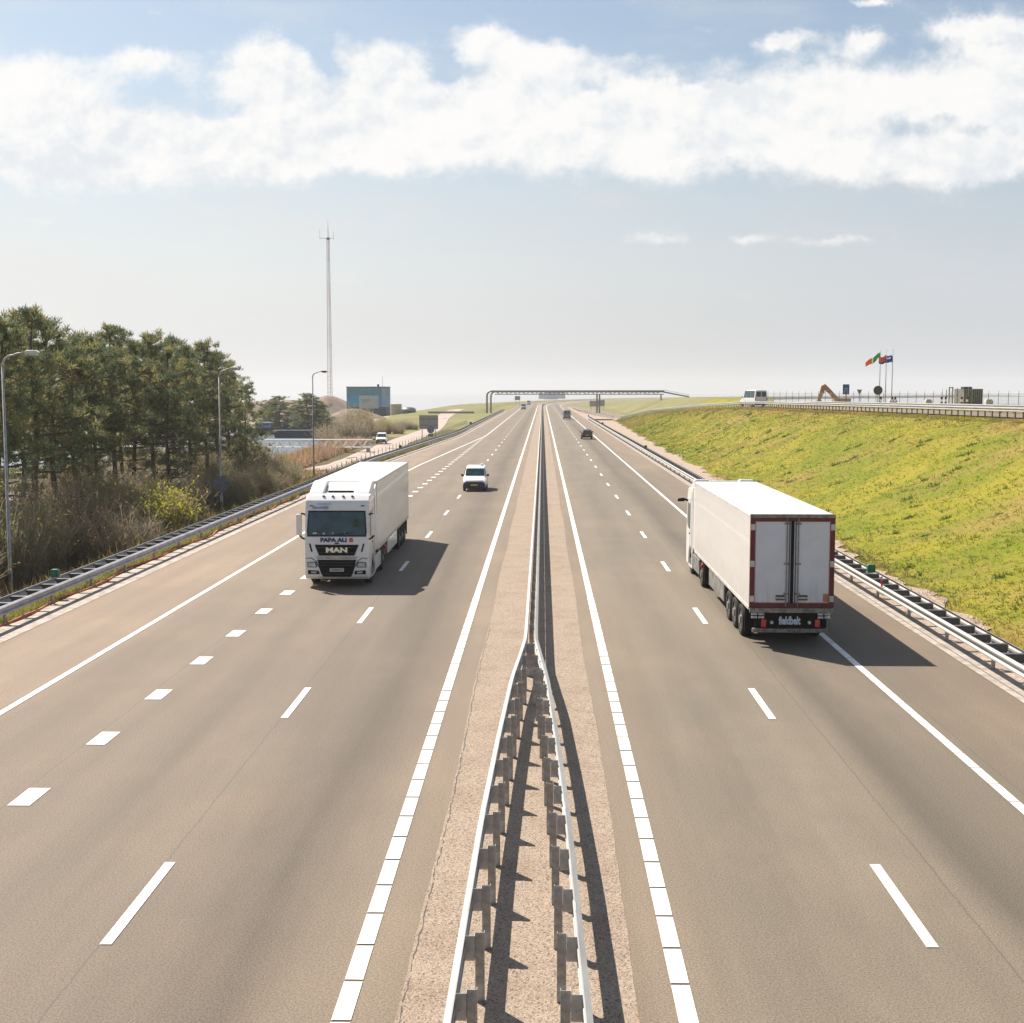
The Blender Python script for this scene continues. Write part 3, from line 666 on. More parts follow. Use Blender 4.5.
def semi(name, loc, rz, label, detail):
    e = empty(name, loc, rz); tag(e, label, 'lorry')
    # --- cab
    prof = [(.16,.30),(.03,.42),(.0,.75),(.0,1.15),(.06,1.75),(.20,2.88),(.36,3.22),(.60,3.40),(2.25,3.52),(2.25,.98),(2.02,.95)]
    for k in range(0, 9):
        a = R(10+k*20); prof.append((1.42+.60*math.cos(a), .50+.60*math.sin(a)) )
    prof = [(a_, b_) for a_, b_ in prof]; prof += [(.80,.55),(.78,.30)]
    body = MB().prism(prof, 'x', -1.22, 1.22).build('cab', 'white', e, bevel=.15, seg=4, angle=25); body.scale = (1.02, 1, 1.045)
    def fy(z): return float(np.interp(z, [.3,.42,.75,1.15,1.75,2.88,3.22], [.16,.03,0,0,.06,.20,.36]))
    def panel(nm, poly, mt, off=.02, th=.05, parent=body, bev=0):
        mb = MB(); n = len(poly); vs_ = [(p[0], fy(p[1])-off, p[1]) for p in poly]+[(p[0], fy(p[1])+th, p[1]) for p in poly]
        mb.add(vs_, [tuple(range(n)), tuple(range(2*n-1, n-1, -1))]+[(i, n+i, n+(i+1) % n, (i+1) % n) for i in range(n)])
        return mb.build(nm, mt, parent, bevel=bev)
    def mir(poly): return [(-a, b) for a, b in reversed(poly)]
    panel('windscreen_seal', [(-1.12,1.90),(1.12,1.90),(1.14,2.10),(1.09,2.86),(-1.09,2.86),(-1.14,2.10)], 'black', .012)
    ws = panel('windscreen', [(-1.07,1.95),(1.07,1.95),(1.09,2.12),(1.05,2.81),(-1.05,2.81),(-1.09,2.12)], 'glass', .022)
    for s_ in (-1, 1):
        MB().tube([(s_*.1, fy(1.98)-.03, 1.98), (s_*.1+.55, fy(2.03)-.035, 2.05)], .010, 5).build('wiper', 'black', body)
    up = panel('grille', [(-.67,1.20),(.67,1.20),(.84,1.60),(-.84,1.60)], 'black', .03)
    panel('grille', [(-.53,.40),(.53,.40),(.63,.60),(.74,1.04),(-.74,1.04),(-.63,.60)], 'black', .03)
    panel('trim_bar', [(-.74,1.075),(.74,1.075),(.80,1.16),(-.80,1.16)], 'rim', .04)
    for zz in (1.30, 1.49): panel('grille_bar', [(-.72,zz),(.72,zz),(.72,zz+.015),(-.72,zz+.015)], 'darkgrey', .042, .03)
    for zz in (.50, .83, .93): panel('grille_bar', [(-.60,zz),(.60,zz),(.61,zz+.02),(-.61,zz+.02)], 'darkgrey', .042, .03)
    for s_ in (0, 1):
        f_ = mir if s_ else (lambda p: p)
        panel('air_slot', f_([(-.98,1.34),(-.92,1.34),(-1.00,1.64),(-1.06,1.64)]), 'black', .02)
        hl = panel('headlight_housing', f_([(-1.12,.76),(-.76,.76),(-.74,.82),(-.80,.97),(-1.12,.95)]), 'darkgrey', .03, parent=body)
        hp = f_([(-1.09,.785),(-.80,.785),(-.79,.83),(-.84,.94),(-1.09,.93)]); panel('headlight', hp, 'clear', .04, parent=body)
        panel('fog_light', f_([(-1.10,.50),(-.66,.50),(-.70,.63),(-1.10,.65)]), 'black', .03)
        panel('fog_lens', f_([(-.98,.54),(-.76,.54),(-.78,.60),(-.98,.61)]), 'clear', .04)
        panel('cheek_line', f_([(-1.18,1.08),(-.98,1.10),(-.80,.99),(-.64,.66),(-.62,.66),(-.785,1.005),(-.97,1.12),(-1.18,1.10)]), 'black', .016)
    panel('licence_plate', [(-.27,.60),(.27,.60),(.27,.73),(-.27,.73)], 'offwhite', .05)
    if detail:
        for (a_, b_, w_) in ((-.92, 2.0, .17), (-.55, 1.99, .10), (-.18, 2.01, .06), (.25, 2.0, .08)): panel('dashboard_paper', [(a_, b_), (a_+w_, b_), (a_+w_-.01, b_+.06), (a_+.02, b_+.05)], 'offwhite', .027, .01)
        panel('driver_patch', [(.62, 2.25), (.86, 2.25), (.84, 2.55), (.66, 2.50)], 'driver', .027, .01)  # added patch on the opaque glass, imitates a driver glimpsed inside
        fn = lambda cx_, cz_: (lambda c: Vector((c.x+cx_, fy(c.y+cz_)-.035-c.z, c.y+cz_)))
        textmb('MAN', .25, lambda c: Vector((c.x*1.5, fy(1.4)-.05-c.z, c.y+1.40)), 'silver', 'lettering', body, .012)
        textmb('PAPA ALI', .20, lambda c: Vector((c.x*1.25-.12, fy(c.y+1.77)-.022-c.z, c.y+1.77)), 'bluelet', 'lettering', body, .012)
        textmb('B', .20, lambda c: Vector((c.x*1.25+.55, fy(c.y+1.77)-.022-c.z, c.y+1.77)), 'redlet', 'lettering', body, .012)
        textmb('Mooldijk', .16, lambda c: Vector((c.x*1.1-.62, fy(c.y+2.97)-.022-c.z, c.y+2.97)), 'paleblue', 'lettering', body, .004)
        textmb('TRANSPORT', .10, lambda c: Vector((c.x-.50, fy(c.y+3.10)-.022-c.z, c.y+3.10)), 'paleblue', 'lettering', body, .0)
        textmb('81-BNG-4', .10, lambda c: Vector((c.x*.9, fy(.665)-.056-c.z, c.y+.665)), 'black', 'lettering', body, .0)
        panel('roof_marker', [(-1.04,3.02),(-.92,3.02),(-.92,3.05),(-1.04,3.05)], 'black', .03); panel('roof_marker', [(.92,3.02),(1.04,3.02),(1.04,3.05),(.92,3.05)], 'black', .03)
    for x in (-.55, -.2, .2, .55): MB().box(x-.045, x+.045, .52, .58, 3.36, 3.405).build('roof_lamp', 'darkgrey', body)
    panel('emblem', [(-.10,1.63),(.10,1.63),(.05,1.68),(-.05,1.68)], 'darkgrey', .03)
    # side windows, doors, mirrors
    for s_ in (-1, 1):
        x = s_*1.222
        MB().prism([(.42,1.95),(.50,2.80),(1.35,2.80),(1.35,1.80),(.75,1.80)], 'x', x-.012, x+.012).build('side_window', 'glass', body)
        MB().box(x-.008, x+.008, 1.39, 1.41, 1.0, 2.9).build('door_gap', 'black', body)
        MB().box(x-.008, x+.008, 1.95, 1.97, 1.0, 3.3).build('cab_gap', 'black', body)
        MB().box(x-.02, x+.02, 1.15, 1.33, 1.58, 1.63).build('door_handle', 'black', body)
        if detail:
            mx_ = 1.43
            m_ = MB().box(s_*mx_-.11, s_*mx_+.11, .02, .16, 1.95, 2.74).build('mirror', 'white', body, bevel=.04)
            MB().tube([(s_*1.2, .28, 2.70), (s_*1.32, .12, 2.76), (s_*mx_, .1, 2.70)], .035, 6).tube([(s_*1.2, .25, 1.78), (s_*1.32, .10, 1.84), (s_*mx_, .1, 1.96)], .035, 6).build('mirror_arm', 'black', body)
        else:
            MB().tube([(s_*1.2, .50, 2.86), (s_*1.42, .42, 2.93), (s_*1.62, .40, 2.90)], .045, 6).box(s_*1.50-.14, s_*1.50+.14, .36, .44, 2.82, 2.90).build('mirror_arm', 'black', body)
        MB().box(s_*.95, s_*1.22, .86, 1.96, .28, .34).box(s_*1.16, s_*1.22, 1.98, 2.24, .30, .96).build('step', 'offwhite', body)
    # roof fairing
    fa = MB().prism([(.95,3.5),(1.12,3.70),(1.9,3.99),(2.42,4.03),(2.42,3.3),(2.0,3.3)], 'x', -1.2, -.62).prism([(.95,3.5),(1.12,3.70),(1.9,3.99),(2.42,4.03),(2.42,3.3),(2.0,3.3)], 'x', .62, 1.2)
    fa.prism([(1.05,3.5),(1.30,3.58),(2.0,3.90),(2.36,3.98),(2.36,3.3),(2.0,3.3)], 'x', -.62, .62)
    fo = fa.build('roof_fairing', 'white', e, bevel=.10, seg=4)
    MB().box(-.5, .5, 1.30, 1.46, 3.60, 3.675).build('air_slot', 'black', fo)
    for s_ in (-1, 1):
        MB().prism([(2.27,3.6),(2.9,3.85),(2.9,1.15),(2.27,1.15)], 'x', s_*1.19-.03, s_*1.19+.03).build('side_fairing', 'white', e, bevel=.02)
    # chassis and trailer
    MB().box(-.45, .45, .9, 6.0, .55, .95).box(-.55, .55, 5.2, 16.2, .95, 1.12).box(-.8, .8, 12.2, 16.45, .62, .94).build('chassis', 'darkgrey' if not detail else 'black', e)
    bx = MB().box(-1.25, 1.25, 2.95, 16.6, 1.18, 3.97).build('trailer_body', 'trailer' if detail else 'trailer2', e, bevel=.035, seg=2)
    MB().box(-1.262, 1.262, 3.0, 16.55, 1.10, 1.20).build('bottom_rail', 'offwhite', bx)
    for s_ in (-1, 1): MB().box(s_*1.252-.004, s_*1.252+.004, 3.0, 16.5, 3.88, 3.94).build('top_rail', 'offwhite', bx)
    sk = MB().box(-1.2, 1.2, 2.90, 2.95, 1.3, 3.9).build('front_bulkhead', 'offwhite', bx)
    if detail:
        MB().box(-.55, .55, 2.55, 2.95, 2.9, 3.8).build('cooling_unit', 'offwhite', bx, bevel=.05)
    for s_ in (-1, 1):
        MB().box(s_*1.15, s_*1.22, 2.3, 4.3, .34, .95).build('side_skirt', 'offwhite' if detail else 'skirtgrey', e, bevel=.02)
        MB().box(s_*1.14, s_*1.21, 7.2, 11.1, .42, 1.08).build('side_guard', 'white' if detail else 'skirtgrey', e, bevel=.02)
        MB().disc((s_*.8, 3.2, .68), .33, 'y', 1.4, 16).build('fuel_tank', 'rim', e)
        if detail: MB().box(s_*.7, s_*1.12, 6.2, 7.1, .45, 1.05).build('tool_box', 'redpaint', e)
        wheel(e, s_*1.05, 1.42)
        wheel(e, s_*.95, 5.0, w=.52)
        for yy_ in (12.2, 13.5, 14.8): wheel(e, s_*1.03, yy_, w=.38)
        for yy_ in (12.2, 13.5, 14.8): MB().tube([(s_*1.03, yy_+.6*math.cos(R(a)), .55+.6*math.sin(R(a))) for a in range(20, 161, 20)], .03, 4).build('mudguard', 'black', e)
        MB().box(s_*.75, s_*1.18, 5.68, 5.74, .25, 1.0).build('mud_flap', 'black', e)
        MB().tube([(s_*1.22, 5.62, .9), (s_*1.22, 5.7, .9)], .09, 8).build('tail_lamp', 'redlamp', e)
        # rear lamps
        for yy_, zz in ((0, .88), (0, .975)):
            for xx in (.88, 1.09): MB().box(s_*xx-.085, s_*xx+.085, 16.56, 16.60, zz-.03, zz+.03).build('marker_lamp', 'clear', e)
        MB().box(s_*.80-.075, s_*.80+.075, 16.50, 16.60, .58, .82).build('tail_lamp', 'redlamp', e, bevel=.02)
        MB().disc((s_*.56, 16.56, .72), .05, 'y', .06, 10).build('reverse_lamp', 'clear', e)
        MB().box(s_*.85, s_*1.24, 15.75, 15.80, .32, 1.08).build('mud_flap', 'black', e)
    # rear doors
    y = 16.6
    fr = MB().box(-1.25,-1.12,y-.05,y+.05,1.18,3.93).box(1.12,1.25,y-.05,y+.05,1.18,3.93).box(-1.12,1.12,y-.05,y+.05,3.78,3.90).box(-1.12,1.12,y-.05,y+.05,1.18,1.30).build('door_frame', 'redpaint', bx)
    MB().box(-1.252,1.252,y-.06,y+.07,3.88,3.98).build('header_strip', 'galvold', bx)
    MB().box(-1.24,1.24,y-.02,y+.07,1.03,1.17).build('rear_sill', 'galvold', bx)
    MB().box(-.045, .045, y-.02, y+.03, 1.31, 3.78).build('door_gap', 'black', bx)
    for s_ in (-1, 1):
        a, b = sorted((s_*.05, s_*1.10))
        d = MB().box(a, b, y-.03, y+.035, 1.33, 3.76).build('rear_door', 'greydoor', bx, bevel=.015)
        ee = MB()
        for (x0, x1, z0, z1) in ((a-.018, a, 1.31, 3.78) if s_ < 0 else (b, b+.018, 1.31, 3.78), (a, b, 3.76, 3.78), (a, b, 1.31, 1.33)): ee.box(x0, x1, y-.03, y+.045, z0, z1)
        ee.build('door_seal', 'pinkpaint' , d)
        for xx in (.09, .17): MB().tube([(s_*xx, y+.06, 1.22), (s_*xx, y+.06, 3.86)], .016, 6).build('locking_bar', 'galvold' if xx > .15 else 'darkgrey', d)
        for zz in (1.45, 2.5, 3.6): MB().box(s_*1.18-.06, s_*1.18+.06, y+.05, y+.075, zz-.09, zz+.09).build('hinge', 'offwhite', d)
        for zz in (1.6, 2.5, 3.7): MB().box(s_*.16-.09, s_*.16+.09, y+.045, y+.065, zz-.025, zz+.025).build('bar_bracket', 'galvold', d)
        hx = sorted((s_*.20, s_*.47)); MB().box(hx[0], hx[1], y+.05, y+.08, 1.45, 1.51).box(hx[0], hx[1], y+.036, y+.05, 1.40, 1.56, 1).build('door_handle', ['galv', 'darkgrey'], d)
    MB().box(-1.09, -.93, y+.036, y+.045, 1.36, 1.60).build('sticker', 'exc', bx)
    MB().box(-1.12, 1.12, y-.22, y-.1, .40, .52).build('underrun_bar', 'galvold', e)
    MB().box(-1.05, 1.05, y-.12, y-.08, .53, 1.02).build('rear_panel', 'black', e)
    if not detail:
        textmb('fieldbelt', .30, lambda c: Vector((-c.x*.66+.02, y-.072+c.z, c.y*1.1+.76)), 'clearlet', 'lettering', e, .012)
    return e
semi('semi_truck', (-7.98, 48.4, 0), R(.75), 'white articulated lorry driving toward the camera, with black grille and blue lettering above it', True)
semi('semi_truck', (7.44, 54.0, 0), math.pi, 'white articulated lorry seen from behind, grey rear doors in a dark red frame', False)

# ------------------------------------------------------------------ cars and vans
def loft(secs):
    """secs: (y, w_low, zbot, zbelt, w_roof, ztop)"""
    mb = MB(); vs_ = []
    for (y, w, zb, zm, wr, zt) in secs:
        half = [(w*.93, zb), (w, zb+.12), (w, zm), (wr, zt-.07), (wr-.10, zt)]
        ring = [(a, b) for a, b in half]+[(-a, b) for a, b in reversed(half)]
        vs_ += [(a, y, b) for a, b in ring]
    n = 10
    fs = [(i*n+k, i*n+(k+1) % n, (i+1)*n+(k+1) % n, (i+1)*n+k) for i in range(len(secs)-1) for k in range(n)]
    fs += [tuple(range(n)), tuple(range(len(secs)*n-1, (len(secs)-1)*n-1, -1))]
    mb.add(vs_, fs); return mb
def car(name, loc, rz, label, cat, kind, paint, lower=None, mirror='black', plate='yellow'):
    e = empty(name, loc, rz); tag(e, label, cat)
    # front of the vehicle looks to -y
    if kind == 'van':     # compact van
        L, w, zt = 4.2, .88, 1.83
        secs = [(0,.72,.35,.68,.62,.74),(.08,.82,.28,.78,.72,.86),(.55,.87,.26,.92,.78,1.02),(1.02,.88,.26,1.02,.80,1.12),(1.62,.88,.26,1.06,.72,1.68),(1.95,.88,.26,1.06,.72,zt-.02),(3.6,.88,.26,1.06,.74,zt),(4.12,.88,.26,1.06,.72,zt-.05),(L,.85,.35,1.02,.70,zt-.2)]
        wsv = (1.06,1.15,1.60,1.66); wy = (.75, 3.35); r = .31; belt = 1.10
    elif kind == 'suv':
        L, w, zt = 4.3, .90, 1.60
        secs = [(0,.74,.38,.66,.62,.76),(.1,.86,.3,.78,.74,.9),(.6,.9,.28,.90,.80,1.0),(1.2,.9,.28,.98,.82,1.06),(1.85,.9,.28,1.0,.66,1.52),(2.2,.9,.28,1.0,.66,zt),(3.5,.9,.28,1.0,.66,zt-.02),(4.05,.9,.28,.98,.64,1.40),(4.25,.9,.3,.96,.74,1.02),(L,.84,.4,.84,.7,.92)]
        wsv = (1.24,1.08,1.82,1.50); wy = (.85, 3.45); r = .34; belt = 1.05
    else:                 # tall panel van / minibus
        L, w, zt = 5.4, 1.0, 2.5
        secs = [(0,.82,.4,.85,.72,.95),(.12,.95,.32,.95,.84,1.08),(.7,1.0,.3,1.1,.9,1.24),(1.0,1.0,.3,1.25,.9,1.4),(1.65,1.0,.3,1.3,.86,2.25),(2.05,1.0,.3,1.3,.88,zt-.03),(L-.1,1.0,.3,1.3,.88,zt),(L,.98,.42,1.3,.86,zt-.08)]
        wsv = (1.04,1.45,1.62,2.18); wy = (.95, 4.3); r = .35; belt = 1.38
    b = loft(secs).build('body', paint, e, smooth=True, bevel=.03, seg=2, angle=40)
    # windscreen lies on the raked front
    (ya, za, yb_, zb_) = wsv; n = Vector((0, -(zb_-za), (yb_-ya))).normalized()*.02
    w1, w2 = w-.13, (.72 if kind == 'van' else .62 if kind == 'suv' else .84)-.04
    vs_ = [Vector((-w1, ya, za))+n, Vector((w1, ya, za))+n, Vector((w2, yb_, zb_))+n, Vector((-w2, yb_, zb_))+n]
    MB().add([tuple(q) for q in vs_]+[tuple(q-n*2.5) for q in vs_], [(0,1,2,3),(7,6,5,4),(0,4,5,1),(1,5,6,2),(2,6,7,3),(3,7,4,0)]).build('windscreen', 'glass', b)
    wr = secs[5][4]; tz = zt-.13
    for s_ in (-1, 1):
        rows = [((1.35 if kind == 'van' else 1.75 if kind == 'suv' else 1.5), (2.25 if kind != 'bus' else 2.4))]
        if kind == 'suv': rows.append((2.32, 3.6))
        if kind == 'bus': rows += [(2.5, 3.7), (3.8, 5.1)]
        for (y0, y1_) in rows:
            off = .012; a0 = (y0 + (.35 if (y0, y1_) == rows[0] else 0))
            q = [(s_*(w+off), y0, belt), (s_*(w+off), y1_, belt), (s_*(wr+off+.015), y1_, tz), (s_*(wr+off+.015), a0, tz)]
            MB().add(q+[(p[0]-s_*.03, p[1], p[2]) for p in q], [(0,1,2,3),(7,6,5,4),(0,4,5,1),(1,5,6,2),(2,6,7,3),(3,7,4,0)]).build('side_window', 'glass', b)
        m_ = MB().box(s_*(w+.02), s_*(w+.20), wsv[0]+.28, wsv[0]+.36, belt-.02, belt+.15).build('mirror', mirror, e, bevel=.02)
        MB().box(s_*(w-.30)-.14, s_*(w-.30)+.14, -.02+.06, .10, secs[1][3]-.16, secs[1][3]-.02).build('headlight', 'clear', e)
        MB().box(s_*(w-.10)-.07, s_*(w-.10)+.07, L-.08, L+.01, belt-.32, belt-.02).build('tail_lamp', 'redlamp', e)
        for yy_ in wy: wheel(e, s_*(w-.10), yy_, r=r, w=.2)
    lz = secs[1][3]
    MB().prism([(-(w-.05),.24),((w-.05),.24),((w-.03),lz-.2),(w*.72,lz-.04),(-w*.72,lz-.04),(-(w-.03),lz-.2)], 'y', -.03, .14).build('bumper', lower or 'black', e, bevel=.03)
    MB().box(-.26, .26, -.05, -.03, .45, .56).build('licence_plate', plate, e)
    MB().box(-(w-.04), w-.04, L-.06, L+.04, .3, .55).build('rear_bumper', lower or 'black', e, bevel=.03)
    MB().box(-.26, .26, L+.04, L+.055, .60 if kind != 'bus' else .75, .71 if kind != 'bus' else .86).build('licence_plate', plate, e)
    if kind == 'bus':
        for s_ in (-1, 1):
            q = sorted((s_*.06, s_*.78)); MB().box(q[0], q[1], L-.02, L+.018, 1.5, 2.25).build('rear_window', 'glass', b)
    else:
        MB().box(-.62, .62, L-.26 if kind == 'suv' else L-.06, L-.05 if kind == 'suv' else L+.01, belt+.02, zt-.22).build('rear_window', 'glass', b)
    return e
v1 = car('white_van', (-5.18, 95.5, 0), 0, 'small white van with a dark blue bumper and yellow plate, driving toward the camera', 'van', 'van', 'white', 'navy')
MB().box(.35, .55, 2.6, 3.2, 1.84, 1.95).build('roof_vent', 'white', v1)
car('black_car', (7.06, 204, 0), math.pi, 'black car driving away in the right-hand lane', 'car', 'suv', 'blackcar')
car('grey_van', (6.6, 345, 0), math.pi, 'tall blue-grey van driving away in the distance', 'van', 'bus', 'greycar')
car('dark_van', (-7.9, 520, 0), 0, 'dark van approaching in the far distance on the left carriageway', 'van', 'bus', 'greycar')
car('dark_van', (-7.6, 690, 0), 0, 'farthest vehicle on the left carriageway, half hidden by the dark van before it', 'van', 'bus', 'greycar')
rv = P(754.5, 391, 7.6)
yv = 190.; car('white_minibus', (PY(751, yv)-.5, yv+2, crz(yv)+.03), R(196), 'white minibus with dark rear windows on the raised road above the embankment', 'minibus', 'bus', 'white')
pv = P(381, 444, -1.45)
car('white_estate', (pv.x, pv.y, -1.42), R(4), 'small white van on the pinkish service path left of the motorway', 'van', 'van', 'white', 'darkgrey')

# ------------------------------------------------------------------ street lamps
def lamp(loc, rz, label, h, arm, mt, down=False):
    e = empty('street_lamp', loc, rz); tag(e, label, 'street lamp', 'street lamps along the left shoulder')
    hp = h-.45
    MB().tube([(0,0,-.3),(0,0,1.0),(0,0,1.02),(0,0,hp-.2)], [.10,.095,.078,.055], 10).build('pole', mt, e, smooth=True)
    c = [(0,0,hp-.2)]+[(.5*(1-math.cos(R(a))), 0, hp-.2+.5*math.sin(R(a))) for a in range(15, 91, 15)]+[(arm*.6,0,h-.08),(arm,0,h-.02)]
    MB().tube(c, [.05]*7+[.04, .035], 8).build('arm', mt, e, smooth=True)
    hd = MB().prism([(arm-.08,h-.10),(arm+.05,h-.13),(arm+.5,h-.10),(arm+.58,h-.03),(arm+.45,h+.06),(arm+.05,h+.07),(arm-.08,h+.02)], 'y', -.13, .13).build('lamp_head', mt if mt != 'lamp_pole' else 'offwhite', e, bevel=.04)
    MB().box(arm+.1, arm+.46, -.09, .09, h-.165, h-.105).build('lens', 'clear', hd)
    MB().box(-.075, .075, -.105, -.07, .5, .9).build('service_door', 'galvold', e)
p1 = P(11, 592, -1.4); lamp((p1.x, p1.y, -1.45), R(2), 'street lamp nearest the left edge of the photo, pale pole beside the near bushes', 10.8, 1.1, 'lamp_pole')
p2 = P(222, 513, -1.4); lamp((p2.x, p2.y, -1.45), R(2), 'middle street lamp of three, in front of the pines with a round sign on it', 10.75, .9, 'lamp_pole')
p3 = P(314, 476, -1.4); lamp((p3.x, p3.y, -1.45), R(4), 'dark street lamp rising just behind the approaching white lorry', 11.15, 1.0, 'lamp_dark')
sg = empty('round_sign', (p2.x, p2.y-.13, H-93*p2.y/F)); tag(sg, 'round blue-grey sign seen from behind on the middle street lamp pole', 'sign')
MB().disc((0,0,0), .60, 'y', .03, 28).build('disc', 'signback', sg); MB().box(-.12,.12,.016,.06,-.14,-.10).box(-.12,.12,.016,.06,.1,.14).build('bracket', 'galv', sg)

# ------------------------------------------------------------------ gantry and footbridge beam over the road
gy = 440.
e = empty('sign_gantry', (0, gy, 0)); tag(e, 'long grey steel gantry spanning the motorway in the distance, rounded at its left end', 'gantry')
gl, gr, gx = PY(488.5, gy), PY(597, gy), PY(664, gy)
for k, dy in enumerate((-.9, .9)):
    x0 = gl-.5+k*1.3; zt = 7.55 - k*.12
    pts = [(x0, dy, -1), (x0, dy, zt-1.6)]+[(x0+1.6*(1-math.cos(R(a))), dy, zt-1.6+1.6*math.sin(R(a))) for a in range(15, 91, 15)]+[(x0+20, dy, zt), (gx, dy, zt)]
    MB().tube(pts, .34, 8).build('arch_pipe', 'galvold' if k == 0 else 'lamp_pole', e, smooth=True)
MB().tube([(gl+2.2,-.9,6.5),(gx,-.9,6.5)], .16, 6).tube([(gl+2.2,.9,6.5),(gx,.9,6.5)], .16, 6).build('lower_chord', 'galvold', e)
dg = MB(); x = gl+2.5; up_ = False
while x < gx-1.5:
    for dy in (-.9, .9): dg.tube([(x, dy, 6.5 if up_ else 7.4), (x+1.5, dy, 7.4 if up_ else 6.5)], .13, 5)
    up_ = not up_; x += 1.5
dg.build('lattice', 'galvold', e)
for x in (gr, gr+.9): MB().tube([(x, 0, -1), (x, 0, 6.5)], .3, 8).build('pillar', 'galvold', e)
MB().tube([(gx-1, 0, 4.5), (gx-1, 0, 6.5)], .25, 8).build('pillar', 'galvold', e)
dx = PY(689, gy)
MB().prism([(gx, 7.5), (gx, 7.0), (dx, 5.4), (dx, 5.8)], 'y', -1, 1).build('stair', 'galvold', e)
MB().tube([(gx, -1, 8.0), (dx, -1, 6.2)], .06, 5).build('handrail', 'galvold', e)

def board(name, px, py, w, h, y, label, mt, zc=None, posts=True, cat='sign', zg=0.):
    zc = H + (HZ-py)*y/F if zc is None else zc
    e = empty(name, (PY(px, y), y, zg)); tag(e, label, cat)
    MB().box(-w/2, w/2, -.04, .04, zc-h/2-zg, zc+h/2-zg).build('panel', mt, e)
    MB().box(-w/2, w/2, -.07, -.04, zc-h*.25-zg, zc-h*.2-zg).box(-w/2, w/2, -.07, -.04, zc+h*.2-zg, zc+h*.25-zg).build('stiffener', 'galvold', e)
    for s_ in ((-.35, .35) if w > 1.2 else (0,)): MB().tube([(s_*w, .08, -.4), (s_*w, .08, zc+h*.4-zg)], .06, 6).build('post', 'galvold', e)
    return e
board('sign_board', 428.5, 422, 3.0, 2.2, 200, 'large beige-grey sign board seen from behind beside the left guardrail', 'panelback', zg=-.2)
ds_ = empty('round_sign', (PY(430.5, 192), 192, -.2)); tag(ds_, 'dark round sign seen from behind just below the beige sign board', 'sign')
MB().disc((0,0,1.95), .56, 'y', .04, 24).build('disc', 'signback', ds_); MB().box(-.4,.4,-.03,.03,.9,1.35).build('panel', 'signback', ds_); MB().tube([(0,.06,-.3),(0,.06,2.2)], .04, 6).build('post', 'galvold', ds_)
board('sign_board', 517.5, 398, 2.6, 2.0, 620, 'small square grey sign board left of the motorway beyond the gantry', 'signback')
board('sign_board', 594.5, 403.5, 3.6, 2.2, 480, 'grey sign board behind the right pillar of the gantry, left one', 'panelback')  # this panel and the next are paled to imitate distance haze
board('sign_board', 601.5, 403.0, 2.6, 2.4, 500, 'grey sign board behind the gantry pillar, next to the green hill', 'panelback')

# ------------------------------------------------------------------ plateau objects on the right
ZP = 5.75
def pl(px, y): return (PY(px, y), y, ZP-.05)
for (px, ytop, nm, flag) in ((879.5,351,'green and orange',0),(885.5,350.5,'red',1),(891.8,350,'blue and white',2)):
    y = 200.; e = empty('flagpole', pl(px, y)); tag(e, 'flagpole flying a %s flag above the embankment' % nm, 'flagpole', 'three flagpoles on the embankment')
    ht = H+(HZ-ytop)*y/F-ZP
    MB().tube([(0,0,0),(0,0,ht)], [.07,.035], 8).build('pole', 'lamp_dark' if flag == 2 else 'galvold', e, smooth=True)
    MB().disc((0,0,ht), .07, 'z', .06, 8).build('finial', 'galv', e)
    fl = MB(); nu = 12
    def fp(uu, vv):
        if flag == 0: # drooping diagonal
            L, hh, dr = 2.3, .62, -1.55
            return (-L*uu, .18*math.sin(uu*9+vv), ht-.25+dr*uu - hh*vv*(1+.5*math.sin(3*uu)) + .06*math.sin(uu*11))
        if flag == 1:
            return (-1.2*uu+.05, .15*math.sin(uu*7+vv*2), ht-.95-1.1*vv-.15*uu+.08*math.sin(uu*8))
        return (-1.15*uu, .15*math.sin(uu*8+vv), ht-1.0-1.05*vv+.10*math.sin(uu*7)+.12*uu)
    for i in range(nu):
        for j in range(4):
            a, b = i/nu, (i+1)/nu; c, d = j/4, (j+1)/4
            if flag == 0: mi_ = 0 if b <= .55 else (1 if b <= .64 else 2)
            elif flag == 1: mi_ = 3 if j < 3 else 4
            else: mi_ = 1 if j == 1 and i > 2 else 4
            fl.quad(fp(a, c), fp(b, c), fp(b, d), fp(a, d), mi_)
    o = fl.build('flag', ['flaggreen', 'flagwhite', 'flagorange', 'flagred', 'flagblue'], e, smooth=True)
    s_ = o.modifiers.new('s', 'SOLIDIFY'); s_.thickness = .01
def psign(px, py, y, label, kind):
    e = empty('road_sign', pl(px, y)); tag(e, label, 'sign'); zc = H+(HZ-py)*y/F-ZP
    if kind == 'blue':
        MB().box(-.42, .42, -.02, .02, zc-.65, zc+.65).build('panel', 'bluesign', e)
        MB().add([(-.30,-.026,zc-.5),(-.12,-.026,zc-.5),(-.04,-.026,zc+.3),(-.1,-.026,zc+.3)], [(0,1,2,3)]).add([(.30,-.026,zc-.5),(.12,-.026,zc-.5),(.04,-.026,zc+.3),(.1,-.026,zc+.3)], [(3,2,1,0)]).box(-.24,.24,-.03,-.024,zc+.05,zc+.14).build('motorway_symbol', 'paleblue', e)
    elif kind == 'tri': MB().prism([(-.34,zc+.3),(.34,zc+.3),(0,zc-.4)], 'y', -.02, .02).build('panel', 'galvold', e)
    else: MB().disc((0,0,zc), .68, 'y', .04, 28).build('disc', 'darkgrey', e)
    MB().tube([(0,.05,0),(0,.05,zc+.2)], .045, 6).build('post', 'galvold', e)
psign(846, 389, 165, 'blue motorway sign standing on top of the embankment', 'blue')
psign(859.5, 391.5, 165, 'small triangular give-way sign seen from behind on the embankment', 'tri')
psign(878, 390, 190, 'dark round sign seen from behind below the flags', 'disc')
